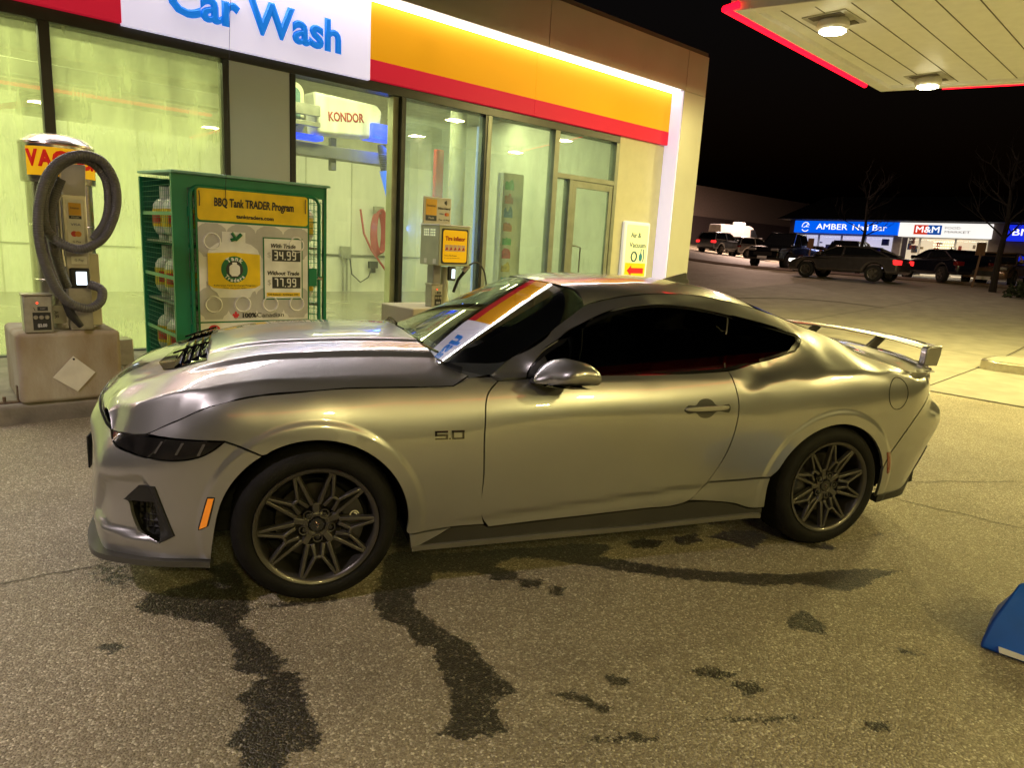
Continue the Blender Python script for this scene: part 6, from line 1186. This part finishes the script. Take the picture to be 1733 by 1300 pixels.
# --- parked vehicles ------------------------------------------------------
CARG='cars parked across the lot'; DGLASS=mat('car_glass',(.01,.011,.013),.06,0,1); TYRE=mat('far_tyre',(.015,.015,.015),.8); ALLOY=mat('far_alloy',(.22,.21,.20),.35,.8)
def vehicle(name,label,cat,kind,x,y,rz,col,tail=0,head=0,rough=.25):
    r=empty(name,label,cat,gpos(x,y),rz,CARG); pm=mat('paint_'+kind,col,rough,.5,1)
    S={'sedan':dict(L=4.44,W=1.80,wb=2.70,wr=.33,body=[(-2.20,.35),(-2.22,.72),(-2.14,.95),(-1.75,.99),(-.9,.97),(.75,.93),(1.55,.85),(2.08,.70),(2.22,.52),(2.18,.25)],cab=[(-1.85,.98),(-1.05,1.30),(.0,1.34),(.35,1.29),(1.15,.93)]),
       'suv':dict(L=4.5,W=1.85,wb=2.65,wr=.36,body=[(-2.2,.40),(-2.25,.8),(-2.20,1.10),(.8,1.06),(1.7,.98),(2.15,.85),(2.25,.6),(2.2,.3)],cab=[(-2.15,1.09),(-1.85,1.60),(-.2,1.66),(.30,1.58),(1.05,1.05)]),
       'pickup':dict(L=5.6,W=1.98,wb=3.5,wr=.40,body=[(-2.8,.5),(-2.8,1.15),(-.75,1.15),(-.7,1.18),(1.3,1.18),(2.5,1.10),(2.72,.95),(2.75,.45)],cab=[(-.72,1.17),(-.60,1.85),(.55,1.88),(1.25,1.17)]),
       'van':dict(L=5.8,W=2.0,wb=3.6,wr=.37,body=[(-2.9,.4),(-2.92,1.3),(-2.88,2.5),(1.0,2.55),(1.5,2.40),(2.2,1.45),(2.75,1.2),(2.9,.9),(2.88,.35)],cab=[(1.02,1.5),(1.04,2.25),(1.45,2.25),(2.05,1.5)])}[kind]
    W=S['W']/2; wb=S['wb']/2; wr=S['wr']; B=S['body']
    low=[]
    for cx in (wb,-wb): low+=[(cx+(wr+.06)*math.cos(t),max(.25,wr+(wr+.06)*math.sin(t))) for t in np.linspace(0,math.pi,9)]
    poly=B+low; V=[];n=len(poly)
    for s,k in ((-1,.93),(-1,1.0),(1,1.0),(1,.93)):
        ins=0 if k==1 else .0
        for a,z in poly:
            t=max(0,(abs(a)/(S['L']/2)-.72)/.28); V.append((a if k==1 else a*.985,s*W*(1-.16*t*t)*(1 if k==1 else 1)-s*(0 if k==1 else -.0),z))
    V=[]
    for s in (-1,1):
        for a,z in poly:
            t=max(0,(abs(a)/(S['L']/2)-.70)/.30); u=max(0,(z-.75)/.6); V.append((a,s*W*(1-.17*t*t)*(1-.07*u),z))
    mb=MB(); mb.add(V,[tuple(range(n)),tuple(range(2*n-1,n-1,-1))]+[(i,i+n,(i+1)%n+n,(i+1)%n) for i in range(n)]); body=mb.build('body',pm,r,bevel=.11,seg=5)
    cbp=S['cab']; m=len(cbp); zb=min(z for _,z in cbp); zt=max(z for _,z in cbp); V=[]
    off=1.012 if kind=='van' else .90
    for s in (-1,1):
        for a,z in cbp: V.append((a,s*W*(off-(0 if kind=='van' else .22)*(z-zb)/(zt-zb)),z))
    mb=MB(); mb.add(V,[tuple(range(m)),tuple(range(2*m-1,m-1,-1))]+[(i,i+m,(i+1)%m+m,(i+1)%m) for i in range(m)]); mb.build('windows',DGLASS,r,bevel=.09,seg=4)
    if kind!='van':
        tp=[c for c in cbp if c[1]>zt-.12]; mb=MB(); x0,x1=tp[0][0]-.03,tp[-1][0]+.05; mb.box(x0,x1,-W*.66,W*.66,zt-.05,zt+.02); mb.build('roof',pm,r,bevel=.04)
        for s in (-1,1):
            mb=MB()
            for i in range(m-1): mb.bar((cbp[i][0],s*W*(.905-.22*(cbp[i][1]-zb)/(zt-zb)),cbp[i][1]),(cbp[i+1][0],s*W*(.905-.22*(cbp[i+1][1]-zb)/(zt-zb)),cbp[i+1][1]),.05,.05,(0,1,0))
            mid=(cbp[1][0]+cbp[-1][0])/2-.1; mb.bar((mid,s*W*.905,zb),(mid,s*W*.70,zt-.03),.07,.05,(0,1,0)); mb.build('pillar',pm,r)
    for cx in (wb,-wb):
        for s in (-1,1):
            wr_=link(bpy.data.objects.new('wheel',None)); wr_.parent=r; wr_.location=(cx,s*(W-.10),wr)
            mb=MB(); mb.lathe([(wr*.62,-.11),(wr*.97,-.10),(wr,-.07),(wr,.07),(wr*.97,.10),(wr*.62,.11)],axis='y',n=22); mb.build('tyre',TYRE,wr_,smooth=True)
            mb=MB(); 
            for k in range(5):
                a=2*math.pi*k/5; mb.bar((0,s*.10,0),(wr*.62*math.cos(a),s*.105,wr*.62*math.sin(a)),.07,.03,(0,1,0))
            mb.lathe([(wr*.64,s*.112),(wr*.56,s*.10),(wr*.54,s*.03),(0,s*.02)],axis='y',n=20); mb.build('rim',ALLOY,wr_)
    hl=emat('head_lit',(1,.95,.85),2.5) if head else mat('head_off',(.3,.3,.3),.15,.3,1); tlm=emat('tail_lit',(1,.02,.02),2.2) if tail else mat('tail_off',(.2,.01,.01),.2,0,1)
    zf={'sedan':.68,'suv':.82,'pickup':.95,'van':1.0}[kind]; L2=S['L']/2
    for s in (-1,1):
        mb=MB(); mb.box(L2-.30,L2-.02,s*(W*.62)-.20,s*(W*.62)+.20,zf-.06,zf+.07); mb.build('headlight',hl,r,bevel=.03)
        mb=MB(); mb.box(-L2-.01,-L2+.25,s*(W*.72)-.16,s*(W*.72)+.16,zf+.02,zf+.20); mb.build('taillight',tlm,r,bevel=.03)
        if kind!='van': mb=MB(); mb.box(.75,.92,s*(W+.02)-.09,s*(W+.02)+.09,zb+.02,zb+.15); mb.build('mirror',pm,r,bevel=.03)
    mb=MB(); mb.box(L2-.03,L2+.0,-.5,.5,zf-.30,zf-.12); mb.build('grille',BLACK,r)
    mb=MB(); mb.box(L2-.0,L2+.012,-.26,.26,zf-.46,zf-.33); mb.build('license_plate',WHITEPLATE,r); return r
ang=lambda dx,dy: math.atan2(dy,dx)
vehicle('parked_car','dark grey sedan with lit tail lamp in front of the nail bar','car','sedan',22.55,19.15,ang(-1.04,2.43),(.11,.10,.10),1,1)
vehicle('parked_car','black sedan with blue glints before the food market','car','sedan',27.6,18.9,ang(.35,.94),(.012,.014,.03),0,0)
vehicle('parked_car','tan sedan nosed toward us behind the leaning signpost','car','sedan',28.9,17.4,ang(-.80,-.35),(.26,.17,.11),0,0)
vehicle('pickup_truck','black pickup truck facing left near the blue sign corner','pickup truck','pickup',26.9,28.0,ang(-.906,-.42),(.012,.012,.013),0,0)
vehicle('parked_car','silver blue hatchback with a glowing brake lamp beside the pier','car','suv',34.2,44.2,ang(.92,.38),(.32,.36,.40),1,0)
vehicle('minivan','silver minivan parked between the hatchback and the black pickup','minivan','suv',37.6,44.6,ang(.95,.1),(.62,.60,.60),0,0)
vehicle('cargo_van','tall white cargo van with a roof unit parked along the warehouse','van','van',40.2,50.6,ang(.92,.25),(.8,.78,.76),0,0)
vehicle('parked_car','white sedan half hidden behind the black pickup','car','sedan',31.4,30.6,ang(.65,-.75),(.42,.40,.46),0,0)
vehicle('parked_car','black suv parked nose to the nail bar windows','car','suv',31.2,27.6,ang(.85,.5),(.012,.012,.014),0,0)
vehicle('parked_car','dark car with a red tail lamp cut off by the picture edge','car','sedan',26.6,11.6,ang(.72,-.69),(.014,.013,.014),1,0)
mb=MB(); vr=empty('roof_unit','white vent unit on top of the cargo van','roof unit',gpos(40.6,50.7,2.57),.3); mb.box(-.5,.5,-.35,.35,0,.28); mb.build('housing',WHITEP,vr,bevel=.06)
# posts, trees, shrub
WOOD=mat('post_wood',(.22,.14,.09),.8); PSG=mat('post_sign',(.16,.09,.04),.7)
def post(x,y,h,lean,label):
    P=empty('signpost',label,'signpost',gpos(x,y)); mb=MB(); mb.bar((0,0,-.05),(lean[0],lean[1],h),.07,.07); mb.build('post',WOOD,P); mb=MB(); s=Vector((SX,SY,0)); a=Vector((lean[0],lean[1],h-.12))+Vector((-.04,.0,0)); c=s*.16; mb.hexa([a-c,a+c,a+c+Vector((.03,.03,0)),a-c+Vector((.03,.03,0))],[a-c+Vector((0,0,.5)),a+c+Vector((0,0,.5)),a+c+Vector((.03,.03,.5)),a-c+Vector((.03,.03,.5))]); mb.build('sign_plate',PSG,P)
post(26.03,16.25,1.35,(.05,-.08),'leaning wooden signpost standing before the tan sedan'); post(27.0,26.4,1.3,(.03,-.05),'upright wooden signpost standing by the pickup truck bed')
BARK=mat('bark',(.012,.009,.007),.9,var=.3,scale=8)
def tree(x,y,h,label,seed):
    T=empty('bare_tree',label,'tree',gpos(x,y)); random.seed(seed); tr=MB(); tr.tube([(0,0,-.1),(.02,.02,h*.25),(.06,-.04,h*.5),(.03,.05,h*.75),(.05,.02,h)],[h*.026,h*.02,h*.016,h*.009,h*.003],8); tr.build('trunk',BARK,T,smooth=True); cr=MB()
    def br(p,d,l,r,n):
        q=[p]; dd=d.copy()
        for k in range(4): dd=(dd+Vector((random.uniform(-.25,.25),random.uniform(-.25,.25),random.uniform(-.05,.22)))).normalized(); q.append(q[-1]+dd*l/4)
        cr.tube(q,[r,r*.8,r*.6,r*.45,r*.25],5)
        if n:
            for k in range(3): i=random.choice([1,2,3,4]); a=(dd+Vector((random.uniform(-1,1),random.uniform(-1,1),random.uniform(-.2,.8)))).normalized(); br(q[i],a,l*.6,r*.5,n-1)
    for k in range(12):
        z=h*random.uniform(.38,.95); a=random.uniform(0,6.28); br(Vector((.04,0,z)),Vector((math.cos(a),math.sin(a),random.uniform(.3,.9))).normalized(),h*random.uniform(.22,.36)*(1.25-z/h*.6),h*.008,2)
    cr.build('crown',BARK,T,smooth=True)
tree(24.83,14.52,4.9,'bare young tree with thin branches before the white sign',2); tree(26.2,22.2,4.2,'slim bare tree standing before the blue nail bar sign',7)
SH=empty('shrub','low dark evergreen shrub beside the bare tree','shrub',gpos(24.2,12.6)); mb=MB(); random.seed(4)
for k in range(700):
    a=random.uniform(0,6.28); b=math.acos(random.uniform(0,1)); r=random.uniform(.75,1.05)*(.8+.3*math.sin(3*a)*math.sin(b)); p=Vector((.85*r*math.sin(b)*math.cos(a),.85*r*math.sin(b)*math.sin(a),.62*r*math.cos(b)+.04)); u=Vector((random.uniform(-1,1),random.uniform(-1,1),random.uniform(-1,1))).normalized()*.09; v=u.cross(Vector((random.random(),random.random(),random.random()))).normalized()*.05; mb.add([p-u,p+v,p+u,p-v],[(0,1,2,3)])
mb.build('foliage',mat('shrub_green',(.02,.03,.015),.8,var=.4),SH,fix=False); mb=MB(); mb.tube([(0,0,0),(0,0,.4)],.05,6); mb.build('stem',BARK,SH)
# parking kerb line
mb=MB(); P=[(20.2,31.5),(24.0,24.2),(26.3,19.0),(27.6,15.4),(28.5,11.0)]; mb.tube([gpos(a,b,.04) for a,b in crspline([0,1,2,3,4],P,np.linspace(0,4,40))],.10,6); tag(mb.build('kerb',mat('far_kerb',(.22,.17,.15),.8),smooth=True),kind='structure')
fit_text()
